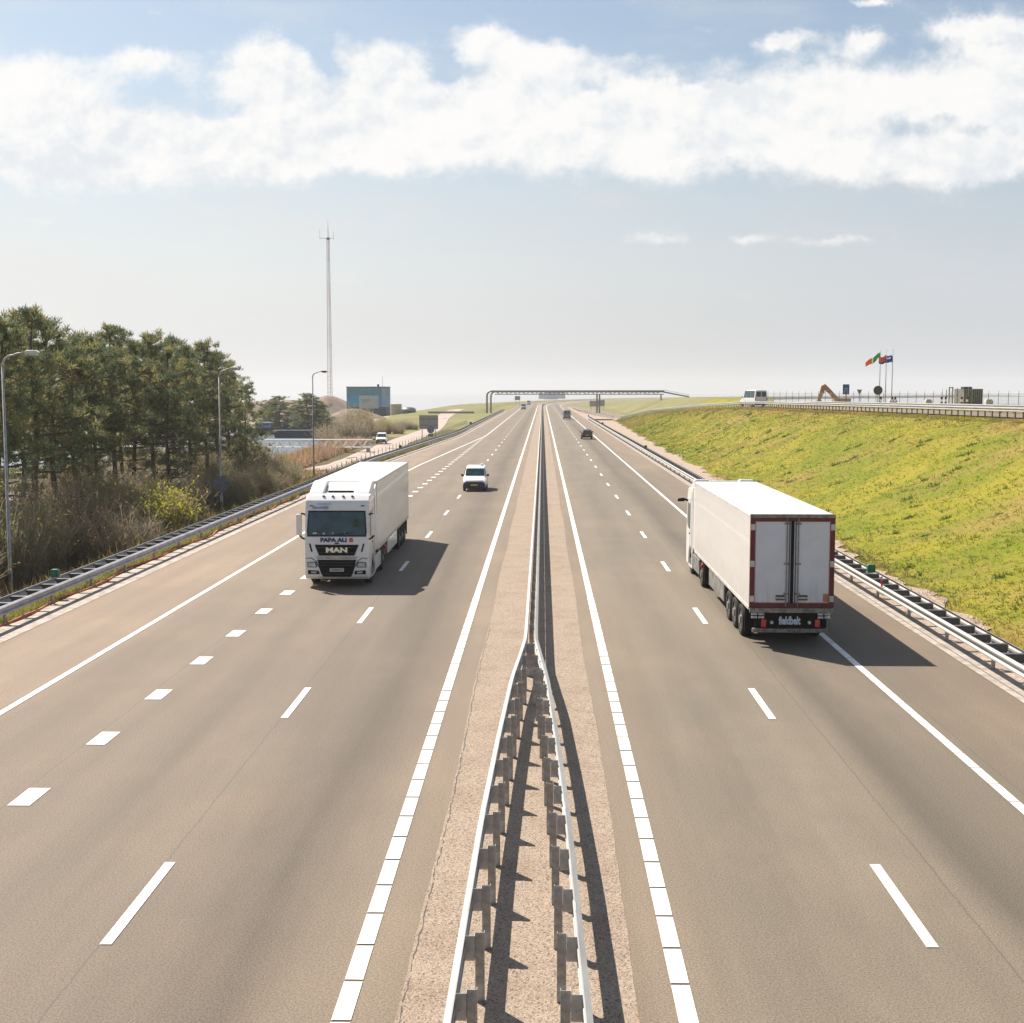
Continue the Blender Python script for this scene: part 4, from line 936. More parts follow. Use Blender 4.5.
# excavator
ey = 215.; e = empty('excavator', pl(828, ey)); tag(e, 'excavator whose bent orange boom shows above the embankment', 'excavator')
def exy(px, py): return (PY(px, ey)-PY(828, ey), H+(HZ-py)*ey/F-ZP)
a, b, c, d = exy(818, 400), exy(822.5, 386), exy(839, 401), exy(823, 386)
MB().prism([(a[0]-.12,a[1]),(a[0]+.4,a[1]),(b[0]+.55,b[1]-.3),(b[0]+.5,b[1]+.35),(b[0]-.2,b[1]+.1)], 'y', -.2, .2).build('dipper_arm', 'exc', e, bevel=.04)
MB().prism([(b[0]+.1,b[1]-.3),(b[0]+.3,b[1]+.42),(b[0]+.7,b[1]+.1),(c[0]+.5,c[1]),(c[0]-.4,c[1])], 'y', -.25, .25).build('boom', 'exc', e, bevel=.04)
MB().tube([(a[0]+.5,-.3,a[1]+.9),(b[0]+.9,-.3,b[1]-.6)], .06, 6).build('hydraulic_ram', 'galv', e)
MB().prism([(a[0]-.3,a[1]-.5),(a[0]+.6,a[1]-.5),(a[0]+.5,a[1]+.1),(a[0]-.1,a[1]+.1)], 'y', -.5, .5).build('bucket', 'galvold', e)
ZL = -1.4
MB().box(c[0]-.8, c[0]+1.8, -1.1, 1.1, .5+ZL+.9, 1.6+ZL+.5).build('cab', 'exc', e, bevel=.08)
MB().box(c[0]-1.2, c[0]+2.2, -1.4, -.8, -1.2, -.3).box(c[0]-1.2, c[0]+2.2, .8, 1.4, -1.2, -.3).build('track', 'black', e, bevel=.1)
# container shed with steps, gate frame
sy = 172.; e = empty('site_cabin', pl(973.5, sy)); tag(e, 'grey-brown site cabin on the embankment near the right edge', 'cabin')
sw = (983-964.5)*sy/F; zt = H+(HZ-388.5)*sy/F-ZP
MB().box(-sw/2, sw/2, 0, 4, 0, zt).build('cabin_wall', 'galvold', e)
MB().box(-sw/2-.05, -sw/2+1.0, -.1, 1.2, zt+.001, zt+.28).build('roof_unit', 'darkgrey', e)
rb = MB()
for k in range(9): rb.box(-sw/2+.12+k*sw/9.2, -sw/2+.2+k*sw/9.2, -.03, -.001, .1, zt-.1)
rb.build('ribs', 'darkgrey', e)
MB().tube([(-sw/2+.4,-.5,0),(-sw/2+.4,-.5,zt+.2)], .04, 6).tube([(-sw/2+.9,-.5,0),(-sw/2+.9,-.5,zt+.2)], .04, 6).build('ladder', 'galv', e)
e = empty('gate_frame', pl(951, 172)); tag(e, 'narrow grey steel portal frame standing left of the site cabin', 'frame')
MB().box(-.30,-.16,-.06,.06,0,2.45).build('post', 'galvold', e); MB().box(.16,.30,-.06,.06,0,2.45).build('post', 'galvold', e); MB().box(-.16,.16,-.06,.06,2.3,2.43).build('crossbar', 'galvold', e)
for i, (px, hh) in enumerate(((946.5, 2.1), (957.5, 2.35))):
    o = MB().tube([(0,0,0),(0,0,hh)], .05, 6).tube([(0,0,hh*.55),(.0,-.1,hh*.55+.1)], .12, 6).build('pole', 'galvold'); o.location = pl(px, 170)
    tag(o, ['thin steel pole on the left side of the portal frame', 'thin steel pole on the right side of the portal frame'][i], 'pole')
labs = {942:'red and white marker post left of the portal frame', 946:'second red and white marker post, close to the portal frame', 962:'red and white marker post left of the site cabin', 967.5:'red and white marker post in front of the site cabin', 881:'short dark-topped post at the foot of the round sign', 892.5:'red and white barrier post under the flagpoles', 895.5:'second red and white barrier post under the flagpoles'}
for px, lb in labs.items():
    e = empty('marker_post', pl(px, 150)); tag(e, lb, 'marker post', 'marker posts on the embankment top')
    MB().box(-.11,.11,-.05,.05,0,.95).build('post', 'flagwhite', e)
    s_ = MB().box(-.115,.115,-.055,.055,.95,1.25).box(-.115,.115,-.055,.055,.45,.65).build('red_band', 'redpaint' if px != 881 else 'darkgrey', e)
for px, w, lb in ((893, 1.0, 'pale concrete block below the flagpoles'), (984+5, .9, 'pale low block right of the site cabin'), (928.5, .8, 'pale low block left of the portal frame')):
    o = MB().box(-w/2, w/2, -.4, .4, 0, .75).box(-w/2+.1, w/2-.1, -.3, .3, .75, .9).build('concrete_block', 'offwhite', bevel=.04); o.location = pl(px, 160); tag(o, lb, 'block')
# security fence
e = empty('security_fence', (0, 0, 0)); tag(e, 'long wire security fence with slim posts across the top of the embankment', 'fence')
A, B = Vector((PY(1040, 168), 168, ZP-.05)), Vector((PY(768, 225), 225, ZP-.05)); e.location = A
D = B-A; n = 34
pm2 = MB().tube([(0,0,-.1),(0,0,1.6)], .035, 6).tube([(0,0,1.6),(0,-.15,1.95)], .02, 5).mesh('post', 'darkgrey')
for k in range(n+1): link('post', pm2, e, D*(k/n), 0, 1.12 if k in (6, 10) else 1)
wm = MB()
for z in list(np.arange(.15, 1.6, .12)): wm.tube([Vector((0,0,z)), D+Vector((0,0,z))], .006 if z < 1.45 else .014, 4)
for k in range(0, n*6): q = D*(k/(n*6.)); wm.tube([q+Vector((0,0,.1)), q+Vector((0,0,1.55))], .006, 3)
wm.build('mesh_wire', 'galvold', e)

# ------------------------------------------------------------------ left: buildings, tanks, mast, harbour
by = 455.; zb = -.05
e = empty('blue_hall', (PY(366.2, by), by, 0)); tag(e, 'blue and teal industrial hall with a white board on its front', 'building')
bw = (386-346.5)*by/F/2; zt = H+(HZ-387.3)*by/F
z1 = H+(HZ-396)*by/F; z2 = H+(HZ-407)*by/F
MB().box(-bw, bw, 0, 13, z1, zt).build('upper_wall', 'tealbld', e)
MB().box(-bw, bw, 0, 13, z2, z1).build('wall', 'bluebld', e)
MB().box(-bw, bw, 0, 13, -3, z2).build('plinth', 'darkbld', e)
MB().box(-bw-.1, bw+.1, -.1, 13.1, zt, zt+.25).build('roof', 'darkbld', e)
sg = MB().box(PY(359, by)-e.location.x, PY(378.5, by)-e.location.x, -.25, -.01, H+(HZ-408.5)*by/F, H+(HZ-395.5)*by/F).build('board', 'whitebld', e)
MB().box(-1.9, 1.2, -.32, -.26, 4.3, 4.55).box(-1.3, .6, -.32, -.26, 3.7, 3.9).build('board_marks', 'tealbld', sg)
MB().box(bw-1.5, bw-.02, -.12, -.01, z2, zt-.3).build('corner_panel', 'paleblue', e)
MB().tube([(4.1, 2, zt), (4.1, 2, zt+1.1)], .4, 8).build('chimney', 'darkbld', e)
MB().tube([(bw-1.5, 2, zt), (bw-1.5, 2, zt+4)], .06, 5).build('aerial', 'galvold', e)
cyl = lambda r, h, n=24: MB().disc((0,0,h/2), r, 'z', h, n)
e = empty('storage_tank', (PY(396, 440), 440, -1)); tag(e, 'beige cylindrical storage tank right of the blue hall', 'tank')
hh = H+(HZ-404)*440/F+1
cyl(1.95, hh).build('tank_shell', 'beige', e); MB().tube([(0,0,hh), (0,0,hh+.4)], [1.9, .2], 20).build('tank_roof', 'beige', e)
e = empty('storage_tank', (PY(408.5, 430), 430, -1)); tag(e, 'dark domed tank beside the beige storage tank', 'tank')
hh = H+(HZ-409)*430/F+1
cyl(2.5, hh).build('tank_shell', 'teal', e); MB().tube([(0,0,hh),(0,0,hh+.5),(0,0,hh+.75)], [2.5,1.8,.3], 20).build('dome', 'teal', e)
MB().box(-2.55, 2.55, -2.6, -2.5, hh-.35, hh-.15).build('walkway', 'galv', e)
# aggregate mounds
def mound(px, py, y, wx, wy, label, seed, mt='sand', flat=.0, sk=0.):
    zt = H+(HZ-py)*y/F; r_ = random.Random(seed); n = 36; m_ = 10; vs_ = []; ph = [r_.uniform(0, 6) for _ in range(4)]
    for j in range(m_+1):
        t = j/m_
        for i in range(n):
            a = 2*math.pi*i/n; rr = (1-t)*(1+.13*math.sin(3*a+ph[0])+.07*math.sin(7*a+ph[1]))
            z = -2+(zt+2)*(t if t < 1-flat else (1-flat)+(t-(1-flat))*.25)/(1 if flat == 0 else (1-flat+flat*.25))+.25*math.sin(5*a+ph[2])*math.sin(math.pi*t)
            vs_.append((wx*rr*math.cos(a)+sk*t*wx, wy*rr*math.sin(a), z))
    fs = [(j*n+i, j*n+(i+1) % n, (j+1)*n+(i+1) % n, (j+1)*n+i) for j in range(m_) for i in range(n)]
    o = MB().add(vs_, fs).build('aggregate_mound', mt, smooth=True); o.location = (PY(px, y), y, 0); return tag(o, label, 'mound', 'brown mounds by the harbour')
mound(328, 395.5, 470, 17, 20, 'peaked brown mound of sand at the foot of the mast', 1, flat=.12)
mound(283, 399.5, 480, 30, 24, 'broad low brown mound behind the two far pines', 2, flat=.5)
mound(352, 408.5, 400, 12, 12, 'small brown mound left of the blue hall', 3, flat=.2)
mound(235, 402, 430, 26, 20, 'greyish mound partly hidden behind the rightmost near pine', 4, flat=.4)
# mast
my = 520.; e = empty('radio_mast', (PY(330.2, my), my, -1)); tag(e, 'tall thin red and white lattice radio mast', 'mast')
ht = H+(HZ-240)*my/F+1; wb, wt = 1.15, .6; ns = 44
tri = lambda w, z: [Vector((w*math.cos(R(a)), w*math.sin(R(a)), z)) for a in (90, 210, 330)]
for q_ in range(8):
    mb = MB()
    for k in range(int(ns*q_/8), int(ns*(q_+1)/8)):
        t0, t1_ = tri(wb+(wt-wb)*k/ns, ht*k/ns), tri(wb+(wt-wb)*(k+1)/ns, ht*(k+1)/ns)
        for i in range(3):
            mb.tube([t0[i], t1_[i]], .095, 4); mb.tube([t0[i], t1_[(i+1) % 3]], .055, 3); mb.tube([t0[i], t0[(i+1) % 3]], .06, 3)
    mb.build('lattice_section', 'mastred' if q_ % 2 else 'mastgrey', e)
MB().tube([(0,0,ht),(0,0,ht+4)], .12, 5).tube([(0,0,ht+4),(0,0,ht+7.2)], .05, 4).build('antenna', 'darkgrey', e)
MB().tube([(-3.6,0,ht-.3),(2.3,0,ht-.3)], .10, 4).tube([(-3.4,0,ht-.3),(-3.4,0,ht+3.2)], .06, 4).tube([(2.2,0,ht-.9),(2.2,0,ht+2.2)], .06, 4).box(-.6,.6,-.6,.6,ht-.9,ht-.1).build('crossarm', 'darkgrey', e)
# white truss footbridge
ty = 188.; xa, xb = PY(262, ty), PY(371, ty); zt = H+(HZ-439.8)*ty/F; z0 = H+(HZ-447.4)*ty/F
e = empty('footbridge', (xa, ty, -2.4)); tag(e, 'white steel truss footbridge over the water left of the lorry', 'bridge')
L = xb-xa; o = 2.4
for s_, nm in ((0, 'truss'), (1.5, 'truss')):
    tr = MB().tube([(0,s_,zt+o),(L,s_,zt+o)], .07, 5).tube([(0,s_,z0+o),(L,s_,z0+o)], .07, 5); n = 11
    for k in range(n):
        x0, x1 = L*k/n, L*(k+1)/n; xm = (x0+x1)/2
        tr.tube([(x0,s_,z0+o),(xm,s_,zt+o)], .045, 5); tr.tube([(xm,s_,zt+o),(x1,s_,z0+o)], .045, 5)
    tr.build(nm, 'white', e)
MB().box(0, L, .1, 1.4, z0+o-.06, z0+o+.04).build('deck', 'offwhite', e)
for x in (.5, L-.6): MB().box(x-.25, x+.25, .3, 1.2, -1.5, z0+o-.07).build('pier', 'offwhite', e)
# boats and harbour clutter
def boat(px, y, L, label, hull, cabin, zw=-2.35, hc=1.6):
    e = empty('boat', (PY(px, y), y, zw)); tag(e, label, 'boat')
    hl = MB(); st = [(-L/2,.75),(-L*.3,1.),(L*.2,1.),(L*.42,.6),(L/2,.08)]; vs_ = []
    for (x, w) in st:
        sh = 1.5+.35*max(0, x/L*2)**2
        vs_ += [(x, -1.3*w, sh), (x, -1.05*w, -.3), (x, 1.05*w, -.3), (x, 1.3*w, sh)]
    hl.add(vs_, [(4*i+k, 4*i+(k+1) % 4, 4*i+4+(k+1) % 4, 4*i+4+k) for i in range(4) for k in range(4)]+[(0,1,2,3),(19,18,17,16)]).build('hull', hull, e)
    c = MB().box(-L*.28, L*.12, -.95, .95, 1.5, 1.5+hc).build('wheelhouse', cabin, e, bevel=.06)
    MB().box(-L*.24, L*.09, -.98, -.951, 1.5+hc*.5, 1.5+hc*.82).build('window', 'glass', c)
    MB().box(-L*.32, L*.16, -1.05, 1.05, 1.505+hc, 1.6+hc).build('roof', 'white', c)
    MB().tube([(-L*.1,0,1.5+hc),(-L*.1,0,3.6+hc)], .05, 5).build('mast', 'galv', e)
boat(309, 318, 9, 'white boat with a two-storey wheelhouse in the harbour below the far pines', 'boatblue', 'white', hc=2.1)
boat(297, 300, 12, 'blue-hulled boat in front of the white boat in the harbour', 'boatblue', 'boatblue', hc=.9)
boat(266, 290, 9, 'pale boat beside the dark container at the left end of the footbridge', 'darkgrey', 'paleblue', hc=1.2)
e = empty('barge', (PY(318, 270), 270, -2.35)); tag(e, 'long low dark barge lying behind the truss footbridge', 'barge')
MB().prism([(-9,0),(8.5,0),(9.5,1.6),(-9.5,1.6)], 'y', -2, 2).build('hull', 'darkbld', e); MB().box(5, 8.5, -1.5, 1.5, 1.6, 2.9).build('deckhouse', 'darkbld', e)
def contain(px, y, w, h, d, label, mt, z=-1.4, nm='container'):
    e = empty(nm, (PY(px, y), y, z)); tag(e, label, 'container')
    MB().box(-w/2, w/2, 0, d, 0, h).build('shell', mt, e, bevel=.03)
    rb = MB()
    for k in range(int(w/.4)): rb.box(-w/2+.15+k*.4, -w/2+.28+k*.4, -.03, -.002, .15, h-.15)
    rb.build('ribs', mt, e)
contain(57, 128, 3.2, 2.2, 3, 'dark green container glimpsed between the pine trunks', 'green')
contain(118, 150, 3.2, 2.4, 3, 'white container glimpsed between the pines right of the green one', 'offwhite')
contain(132, 110, 2.6, 1.7, 3, 'small white container low between the pine trunks', 'white')
# low quay walls behind the pines
for k, (px0, px1, y, z, hgt_) in enumerate(((-20, 45, 128, -1.4, .55), (-20, 90, 112, -1.4, .4), (-20, 40, 98, -1.4, .35))):
    x0, x1 = PY(px0, y), PY(px1, y); o = MB().box(0, x1-x0, -.2, .2, 0, hgt_).box(-.02, x1-x0+.02, -.25, .25, hgt_, hgt_+.12).build('quay_wall', 'concrete'); o.location = (x0, y, z)
    tag(o, ['farthest low pale quay wall behind the pine trunks', 'middle low pale quay wall behind the pine trunks', 'nearest low pale quay wall behind the pine trunks'][k], 'wall')
# wooden fence posts by the service path
e = empty('post_fence', (-19.9, 118, -.4)); tag(e, 'low row of thin posts with wire between the left guardrail and the service path', 'fence')
pm3 = MB().box(-.03,.03,-.03,.03,-1.6,.8).mesh('post', 'galvold'); locs = []
fx_ = lambda y: -20.3+lsh(y)*.8
for y in np.arange(118, 300, 3.): locs.append((fx_(y)+19.9, y-118, float(hgt(fx_(y), y))+.4))
children_limit(e, 'post', pm3, locs)
MB().tube([(l[0], l[1], l[2]+.9) for l in locs], .012, 3).tube([(l[0], l[1], l[2]+.5) for l in locs], .012, 3).build('wire', 'galvold', e)
# pipe on the dike and hedge on the hill, far buildings
ppy = 415.; o = MB().tube([(PY(428, ppy), ppy, 0), (PY(474, ppy), ppy, 0)], .35, 8).build('pipeline', 'galvold'); o.location.z = float(hgt(-30, ppy))+.5
for v_ in o.data.vertices: pass
tag(o, 'dark horizontal pipe across the green dike left of the gantry', 'pipe')
for k, (px, y, w, h_, lb) in enumerate(((551, 1300, 14, 7.5, 'hazy blue-grey building straddling the end of the motorway'), (546, 1380, 16, 5, 'hazy low block left of the far building at the road end'), (560, 1420, 12, 6, 'hazy low block right of the far building at the road end'))):
    e = empty('far_building', (PY(px, y), y, -1)); tag(e, lb, 'building', 'hazy buildings at the end of the road')
    MB().box(-w/2, w/2, 0, 10, 0, h_+1).build('wall', 'hazebld', e); MB().box(-w/2-.3, w/2+.3, -.3, 10.3, h_+1, h_+1.5).build('roof', 'darkbld', e)

# ------------------------------------------------------------------ vegetation
def tri_cloud(base, tip, w):
    """thin triangles base->tip"""
    n = len(base); d = tip-base; s = np.cross(d, rng.normal(size=(n, 3))); s /= (np.linalg.norm(s, axis=1, keepdims=True)+1e-9)
    V = np.empty((n*3, 3)); V[0::3] = base-s*w; V[1::3] = base+s*w; V[2::3] = tip
    return V, np.arange(n*3).reshape(-1, 3)
def quad_cloud(c, a, b):
    n = len(c); V = np.empty((n*4, 3)); V[0::4] = c-a-b; V[1::4] = c+a-b; V[2::4] = c+a+b; V[3::4] = c-a+b
    return V, np.arange(n*4).reshape(-1, 4)
def pine(seed, h=12., cb=.40, spread=2.6, layers=15, dens=1.0):
    r = random.Random(seed); tr = MB()
    lean = (r.uniform(-.35,.35), r.uniform(-.35,.35)); n = 9
    P_ = [Vector((lean[0]*(k/n)**1.4+.08*math.sin(k*1.3+seed), lean[1]*(k/n)+.08*math.cos(k*1.1+seed), h*.97*k/n)) for k in range(n+1)]
    tr.tube(P_, [.19*(1-.85*k/n)+.012 for k in range(n+1)], 8)
    def tp(z):
        k = min(n-1, int(z/(h*.97)*n)); t = z/(h*.97)*n-k; return P_[k].lerp(P_[min(n, k+1)], min(1, t))
    for k in range(7):    # dead stubs below the crown
        z = h*r.uniform(.15, cb); a = r.uniform(0, 6.28); p = tp(z); q = p+Vector((math.cos(a), math.sin(a), .1))*r.uniform(.5, 1.3); tr.tube([p, q], [.025, .006], 4)
    clumps = []
    for k in range(layers):
        t = k/(layers-1.); z = h*(cb+(.97-cb)*t)+r.uniform(-.15,.15)
        nb = 5 if t < .8 else 4
        R0 = spread*(math.sin(math.pi*min(1, .22+.72*t))**.8)*(1-.25*t)
        for j in range(nb):
            if r.random() < .25: continue
            a = j*2*math.pi/nb+k*2.4+r.uniform(-.4,.4); Lb = R0*r.uniform(.55, 1.25)
            p = tp(min(z, h*.96)); up_ = .05+.55*t; dv = Vector((math.cos(a), math.sin(a), up_))
            q = p+dv*Lb*.55+Vector((0,0,-.1)); e_ = p+dv*Lb+Vector((0,0,.12*Lb))
            tr.tube([p, q, e_], [.045*(1.3-t), .028*(1.3-t), .008], 4)
            for m_ in range(int((1.9+Lb*2.1)*dens)):
                s = r.uniform(.35, 1.05); c = p.lerp(e_, s)+Vector((r.gauss(0,.34), r.gauss(0,.34), r.gauss(.06,.13)))*(.5+.35*Lb)
                clumps.append((c, dv, r.uniform(.24,.42)))
    clumps += [(tp(h*.96)+Vector((r.gauss(0,.2), r.gauss(0,.2), r.uniform(-.3,.45))), Vector((0,0,1)), .3) for _ in range(9)]
    C = np.array([tuple(c[0]) for c in clumps]); Dv = np.array([tuple(c[1]) for c in clumps]); S = np.array([c[2] for c in clumps]); m = 46
    Cn = np.repeat(C, m, 0); Sn = np.repeat(S, m)[:, None]; dirs = rng.normal(size=Cn.shape); dirs[:, 2] = np.abs(dirs[:, 2])*.9-.1; dirs += np.repeat(Dv, m, 0)*.35
    dirs /= np.linalg.norm(dirs, axis=1, keepdims=True)
    base = Cn+dirs*Sn*rng.random((len(Cn), 1))*.85+rng.normal(size=Cn.shape)*.05; d2 = dirs+rng.normal(size=Cn.shape)*.35; d2[:, 2] += .3; tip = base+d2*.17
    Vv, Ff = tri_cloud(base, tip, .032)
    mi = np.repeat((rng.random(len(C)) < .45).astype(int), m)
    return tr.mesh('trunk', 'bark', True), npmesh('crown', Vv, Ff, ['needle', 'needle2'], mi)
farp = pine(21, 12, .06, 3.4, 19, 2.6)
protos = [pine(11, 12, .36, 2.9), pine(12, 12, .30, 2.6), pine(13, 12, .40, 3.0), pine(14, 12, .26, 2.5, 16), pine(15, 12, .10, 2.9, 17)]
#  (pixel x, pixel y of the top, depth, prototype)
trees = [(-22,330,64,0),(2,322,66,1),(33,311,70,0),(52,322,75,2),(20,318,84,3),(72,350,78,1),(-5,318,92,2),(95,338,80,2),(112,328,83,0),(88,345,95,3),(132,343,90,1),(62,342,100,0),(120,340,104,2),
 (150,336,92,2),(165,349,88,3),(172,340,104,0),(188,347,98,1),(205,344,103,2),(196,358,118,3),(216,354,108,0),(228,364,114,4),(236,372,122,4),(150,348,118,1),(100,345,120,0),(30,330,112,3),(243,386,116,4),(178,350,126,2),(-40,330,84,1)]
tl = ['near-left tall pine', 'pine']
desc = {}
for i, (px, py, y, k) in enumerate(trees):
    zt = H+(HZ-py)*y/F; x = PY(px, y); zg = float(hgt(x, y)); s = (zt-zg)/12.
    e = empty('pine_tree', (x, y, zg-.05), random.uniform(0, 6.28))
    sx = s*random.uniform(.80, 1.05)
    e.scale = (sx, sx, s)
    where = ('at the left photo edge' if px < 0 else 'behind the nearest street lamp' if px < 40 else 'in the left half of the stand' if px < 110 else 'in the middle of the stand' if px < 160 else 'just left of the middle street lamp' if px < 212 else 'at the right end of the stand')
    row = 'front-row' if x > -30 else ('second-row' if x > -36 else 'back-row')
    rank = desc.get((where, row), 0); desc[(where, row)] = rank+1
    ordn = ['', 'another ', 'a third ', 'a fourth ', 'a fifth '][rank]
    tag(e, '%s%s dark pine %s' % (ordn, row, where), 'pine tree', 'pine stand left of the motorway')
    link('trunk', protos[k][0], e); link('crown', protos[k][1], e)
for px, py, y, lb in ((279, 397, 300, 'left one of the two distant pines above the harbour boats'), (308, 394.5, 290, 'right one of the two distant pines, left of the dark lamp'), (267, 406, 310, 'low broad pine at the left of the two distant pines'), (293, 409, 306, 'low pine between the two distant pines'), (322, 405, 300, 'low pine just right of the dark lamp pole')):
    x = PY(px, y); zg = -2.2; s = (H+(HZ-py)*y/F-zg)/12.; e = empty('pine_tree', (x, y, zg), px); e.scale = (s*2, s*2, s); tag(e, lb, 'pine tree', 'distant pines by the harbour')
    link('trunk', farp[0], e); link('crown', farp[1], e)
# bare shrubs
def shrub(seed, h=3.0, rad=1.7, n=430, mats=('twig', 'budolive'), leafn=1500, lw=.035):
    r_ = np.random.default_rng(seed)
    a = r_.uniform(0, 2*math.pi, n); rr = rad*np.sqrt(r_.random(n))*.55
    base = np.stack([rr*np.cos(a), rr*np.sin(a), np.zeros(n)], 1)
    out = np.stack([np.cos(a), np.sin(a), np.zeros(n)], 1)
    hh = h*(1-.35*(rr/(rad*.55))**2)*r_.uniform(.55, 1.05, n)
    mid = base+out*rad*.20*r_.random((n, 1))+np.stack([np.zeros(n), np.zeros(n), hh*.55], 1)+r_.normal(size=(n, 3))*.12
    tip = mid+out*rad*.38*r_.random((n, 1))+np.stack([np.zeros(n), np.zeros(n), hh*.45], 1)+r_.normal(size=(n, 3))*.18
    V1, F1 = tri_cloud(base, mid+(mid-base)*.15, .026)
    V2, F2 = tri_cloud(mid, tip, .018)
    # side twigs
    k = r_.integers(0, n, n*4); t = r_.random((n*4, 1)); sb = np.where(t < .5, base[k]+(mid[k]-base[k])*t*2, mid[k]+(tip[k]-mid[k])*(t*2-1))
    sd = r_.normal(size=(n*4, 3))*.28; sd[:, 2] = np.abs(sd[:, 2])+.18
    V3, F3 = tri_cloud(sb, sb+sd*r_.uniform(.6, 1.3, (n*4, 1)), .013)
    # buds and small leaves
    k = r_.integers(0, n*4, leafn); c = sb[k]+sd[k]*r_.random((leafn, 1)); c[:, 2] = np.abs(c[:, 2])
    V4, F4 = tri_cloud(c, c+r_.normal(size=(leafn, 3))*.07, lw)
    V = np.concatenate([V1, V2, V3, V4]); o1 = len(V1); o2 = o1+len(V2); o3 = o2+len(V3)
    Ff = np.concatenate([F1, F2+o1, F3+o2, F4+o3]); mi = np.concatenate([np.zeros(len(F1)+len(F2)+len(F3)), np.ones(len(F4))])
    ns = len(F1)+len(F2)+len(F3)
    return npmesh('stems', V[:o3], Ff[:ns], [mats[0]]), npmesh('foliage', V4, F4, [mats[1]])
sp_ = [shrub(1, mats=('twig', 'budolive'), leafn=2600, lw=.045), shrub(2, 2.6, 1.9, mats=('twig2', 'g_brown'), leafn=1100), shrub(3, 3.2, 1.6, mats=('twig2', 'budolive'), leafn=2400, lw=.045), shrub(4, 2.3, 1.8, mats=('twig', 'g_brown'), leafn=1300)]
yel = shrub(5, 2.5, 1.6, mats=('twig', 'budyellow'), leafn=5200, lw=.045)
nb = 0
hues = ['olive-budded', 'grey-brown', 'tall grey twiggy', 'low brown']
y = 38.5; bl = []
while y < 118:
    for (x0, jit) in ((-22.6, .4), (-25.0, .7), (-27.8, .9)):
        bl.append((x0+random.uniform(-jit, jit)-.012*(y-38), y+random.uniform(-.9, .9)))
    y += 2.9
for i, (x, yq) in enumerate(bl):
    if any(abs(x/yq-p.x/p.y) < .032 and yq < p.y+1.2 for p in (p1, p2)): continue
    if any(abs(x/yq-PY(q_, 1)) < w_ and yq < d_ for q_, d_, w_ in ((166, 75, .022), (60, 62, .010))): continue
    k = random.randrange(4); row = 'front' if x > -23.8 else ('middle' if x > -26.4 else 'back')
    zg = float(hgt(x, yq)); near = 'beside the near street lamp' if yq < 56 else 'between the near and middle street lamps' if yq < 76 else 'around the middle street lamp' if yq < 92 else 'between the middle lamp and the lorry'
    e = empty('shrub', (x, yq, zg-.05), random.uniform(0, 6.28), random.uniform(.80, 1.12)*(.85 if yq > 88 else 1)*(1.05 if row == 'front' else (1.4 if row == 'middle' else 1.6)))
    tag(e, '%s bare shrub in the %s row %s' % (hues[k], row, near), 'shrub', '%s bare shrubs in the %s row %s' % (hues[k], row, near)); link('stems', sp_[k][0], e); link('foliage', sp_[k][1], e)
for (px, y, s, lb) in ((166, 74, 1.35, 'large yellow-green flowering bush in front of the pines left of the middle lamp'), (152, 80, .9, 'smaller yellow-green bush just left of the large one'), (60, 66, .8, 'yellowish bush among the brown shrubs near the left edge'), (104, 72, .45, 'little yellow bush low under the pines')):
    x = PY(px, y); e = empty('flowering_bush', (x, y, float(hgt(x, y))-.05), px, s); tag(e, lb, 'bush', 'yellow bushes'); link('stems', yel[0], e); link('foliage', yel[1], e)
for i in range(34):   # brush growing under the pines
    yq = 60+i*2.9+random.uniform(-1, 1); x = -30.5-random.uniform(0, 1)*9-(yq-60)*.03; k = random.randrange(4)
    e = empty('shrub', (x, yq, float(hgt(x, yq))-.1), random.uniform(0, 6.28), random.uniform(1.0, 1.5)); nz_ = ['in the left third', 'in the middle third', 'in the right third'][min(2, i//12)]
    tag(e, '%s brush under the pines %s of the stand' % (hues[k], nz_), 'shrub', '%s brush under the pines %s of the stand' % (hues[k], nz_)); link('stems', sp_[k][0], e); link('foliage', sp_[k][1], e)
# far brown thicket, individually
tk = [(330,250),(345,255),(352,262),(362,270),(372,280),(384,288),(338,240),(392,295),(358,240),(376,262),(404,300),(326,262),(344,285),(365,295),(385,270),(413,300),(352,225),(318,270),(398,270),(340,300),(355,310),(374,312),(330,300)]
for i, (px, y) in enumerate(tk):
    x = PY(px, y); s = random.uniform(1.7, 2.4)*(1.1 if 326 < px < 362 else (.72 if px < 385 else .5)); k = (3, 1, 0)[i % 3]
    e = empty('shrub', (x, y, float(hgt(x, y))-.3), random.uniform(0, 6.28), s); tag(e, 'distant bare brown shrub in the thicket before the blue hall', 'shrub', 'distant thicket before the blue hall'); link('stems', sp_[k][0], e); link('foliage', sp_[k][1], e)

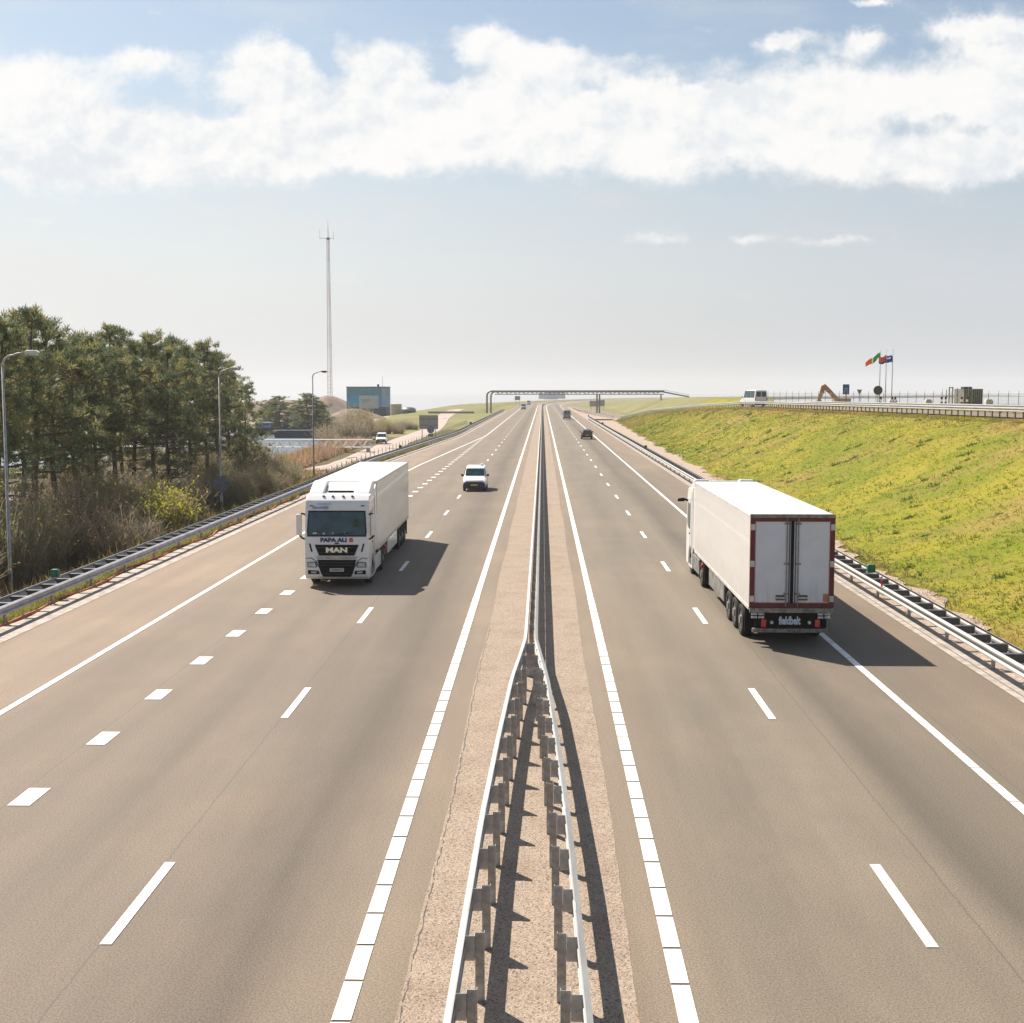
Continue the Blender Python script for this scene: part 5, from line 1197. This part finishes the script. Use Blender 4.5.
# ------------------------------------------------------------------ ground cover (stuff)
def cover(name, n, fx_, label, mats, wts, hb=(.06, .2), w=.012, lean=.5, patch=.35, blades=4):
    """fx_: returns arrays x,y of n spots"""
    x, y = fx_(n); z = hgt(x, y)
    f1 = np.sin(x*.45+1.7*np.sin(y*.10))*np.sin(y*.15+.4*x)+.5*np.sin(x*1.3+y*.5)*np.sin(y*.45-x*.4)+.35*np.sin(x*3.1+y*2.2)*np.sin(y*1.9-x*2.3)+rng.normal(size=n)*.35
    if name == 'grass' and x.mean() > 0:
        toe_ = np.interp(y, *zip(*TOE)); cr_ = np.interp(y, *zip(*CREST)); f1 = f1+1.1*sm(.5, 1.05, (x-toe_)/(cr_-toe_))+.5*np.sin(y*.07+.6)
    q = np.argsort(np.argsort(f1))/n; cum = np.cumsum(wts); mi = np.searchsorted(cum, np.clip(q+rng.normal(size=n)*patch*.3, 0, .999)*cum[-1])
    dd = np.maximum(1, np.hypot(x, y)/70.)
    X = np.repeat(np.stack([x, y, z], 1), blades, 0); nn = len(X); D2 = np.repeat(dd, blades)
    off = rng.normal(size=(nn, 3))*np.array([.05, .05, 0])*D2[:, None]; hh = rng.uniform(hb[0], hb[1], nn)
    big = np.repeat(.5+1.0*(rng.random(n)**3)*2, blades); hh = hh*big
    d = rng.normal(size=(nn, 3))*lean; d[:, 2] = 1; d = d/np.linalg.norm(d, axis=1, keepdims=True)*hh[:, None]
    b = X+off; b[:, 2] -= .01
    t = b+d; s = rng.normal(size=(nn, 3)); s[:, 2] = 0; s /= np.linalg.norm(s, axis=1, keepdims=True); s *= (w*D2)[:, None]
    V = np.empty((nn*3, 3)); V[0::3] = b-s; V[1::3] = b+s; V[2::3] = t
    me = npmesh(name, V, np.arange(nn*3).reshape(-1, 3), mats, np.repeat(mi, blades))
    return tag(link(name, me), label, 'grass', kind='stuff')
def emb(n):
    y = 32+ (330-32)*rng.random(n)**1.9; toe = np.interp(y, *zip(*TOE)); cr_ = np.interp(y, *zip(*CREST)); t = rng.random(n)
    x = toe-.1-.45*(y<80)+.3*np.sin(y*.31)+.2*np.sin(y*1.1)+t*(cr_-toe-.2); return x, y
cover('grass', 80000, emb, 'yellow-green rough grass covering the embankment on the right', ['g_green', 'g_yel', 'g_straw', 'g_brown'], [.33, .33, .24, .10], (.04, .13), .020, 1.1)
def weeds(n):
    y = 33+80*rng.random(n); toe = np.interp(y, *zip(*TOE)); x = toe-.2+rng.normal(size=n)*.35; return x, y
cover('weeds', 3500, weeds, 'straggling brown weeds at the foot of the embankment', ['g_brown', 'g_straw'], [.6, .4], (.05, .16), .02, .9)
def clumps(n):
    k = 170; yc = 34+ 200*rng.random(k)**1.6; tc_ = rng.random(k)**1.3; toe = np.interp(yc, *zip(*TOE)); cr_ = np.interp(yc, *zip(*CREST)); xc = toe+tc_*(cr_-toe-.5)
    i = rng.integers(0, k, n); sg = (.10+.12*rng.random(k))[i]; return xc[i]+rng.normal(size=n)*sg*1.4, yc[i]+rng.normal(size=n)*sg
cover('weeds', 3000, clumps, 'small dark green weed clumps dotted over the embankment', ['weedgreen', 'g_green'], [.7, .3], (.06, .20), .03, .8)
def lft(n):
    y = 30+ 150*rng.random(n)**1.3; x = -17.75-2.3*rng.random(n)**1.2+np.interp(y, [130, 215], [0, 3]); return x, y
cover('grass', 16000, lft, 'yellow and green grass strip under and behind the left guardrail', ['g_yel', 'g_green', 'g_straw'], [.42, .30, .28], (.06, .18), .014, .6)
def lfloor(n):
    y = 34+ 110*rng.random(n); x = -19.5-14*rng.random(n); return x, y
cover('undergrowth', 20000, lfloor, 'brown and olive undergrowth on the ground beneath the shrubs and pines', ['g_brown', 'g_straw', 'g_green'], [.6, .22, .18], (.15, .45), .02, .6)
def reeds(n):
    y = 128+ 95*rng.random(n); x = -27.8-5.0*rng.random(n)-(y-128)*.03; return x, y
cover('reeds', 12000, reeds, 'reddish-brown dry reeds on the bank between harbour water and service path', ['reed', 'g_straw'], [.75, .25], (.3, .8), .03, .25)
def plat(n):
    y = 66+ 200*rng.random(n); x = np.interp(y, *zip(*CREST))-.2-1.0*rng.random(n); return x, y
cover('grass', 6000, plat, 'brownish dry grass along the guardrail on the crest of the embankment', ['g_straw', 'g_brown', 'g_yel'], [.45, .25, .3], (.05, .16), .02, .6)

# ------------------------------------------------------------------ haze
hz = MB().box(-6300, 6300, -600, 9300, -8, 84).mesh('haze', [])
hm = bpy.data.materials.new('haze_air'); hm.use_nodes = True; t = hm.node_tree; t.nodes.clear()
pv_ = t.nodes.new('ShaderNodeVolumePrincipled'); pv_.inputs['Color'].default_value = (.66, .67, .69, 1); pv_.inputs['Density'].default_value = .00026
pv_.inputs['Anisotropy'].default_value = .2
om = t.nodes.new('ShaderNodeOutputMaterial'); t.links.new(pv_.outputs[0], om.inputs['Volume'])
hz.materials.append(hm); tag(link('haze', hz), 'pale sea haze over the whole landscape', 'haze', kind='stuff')
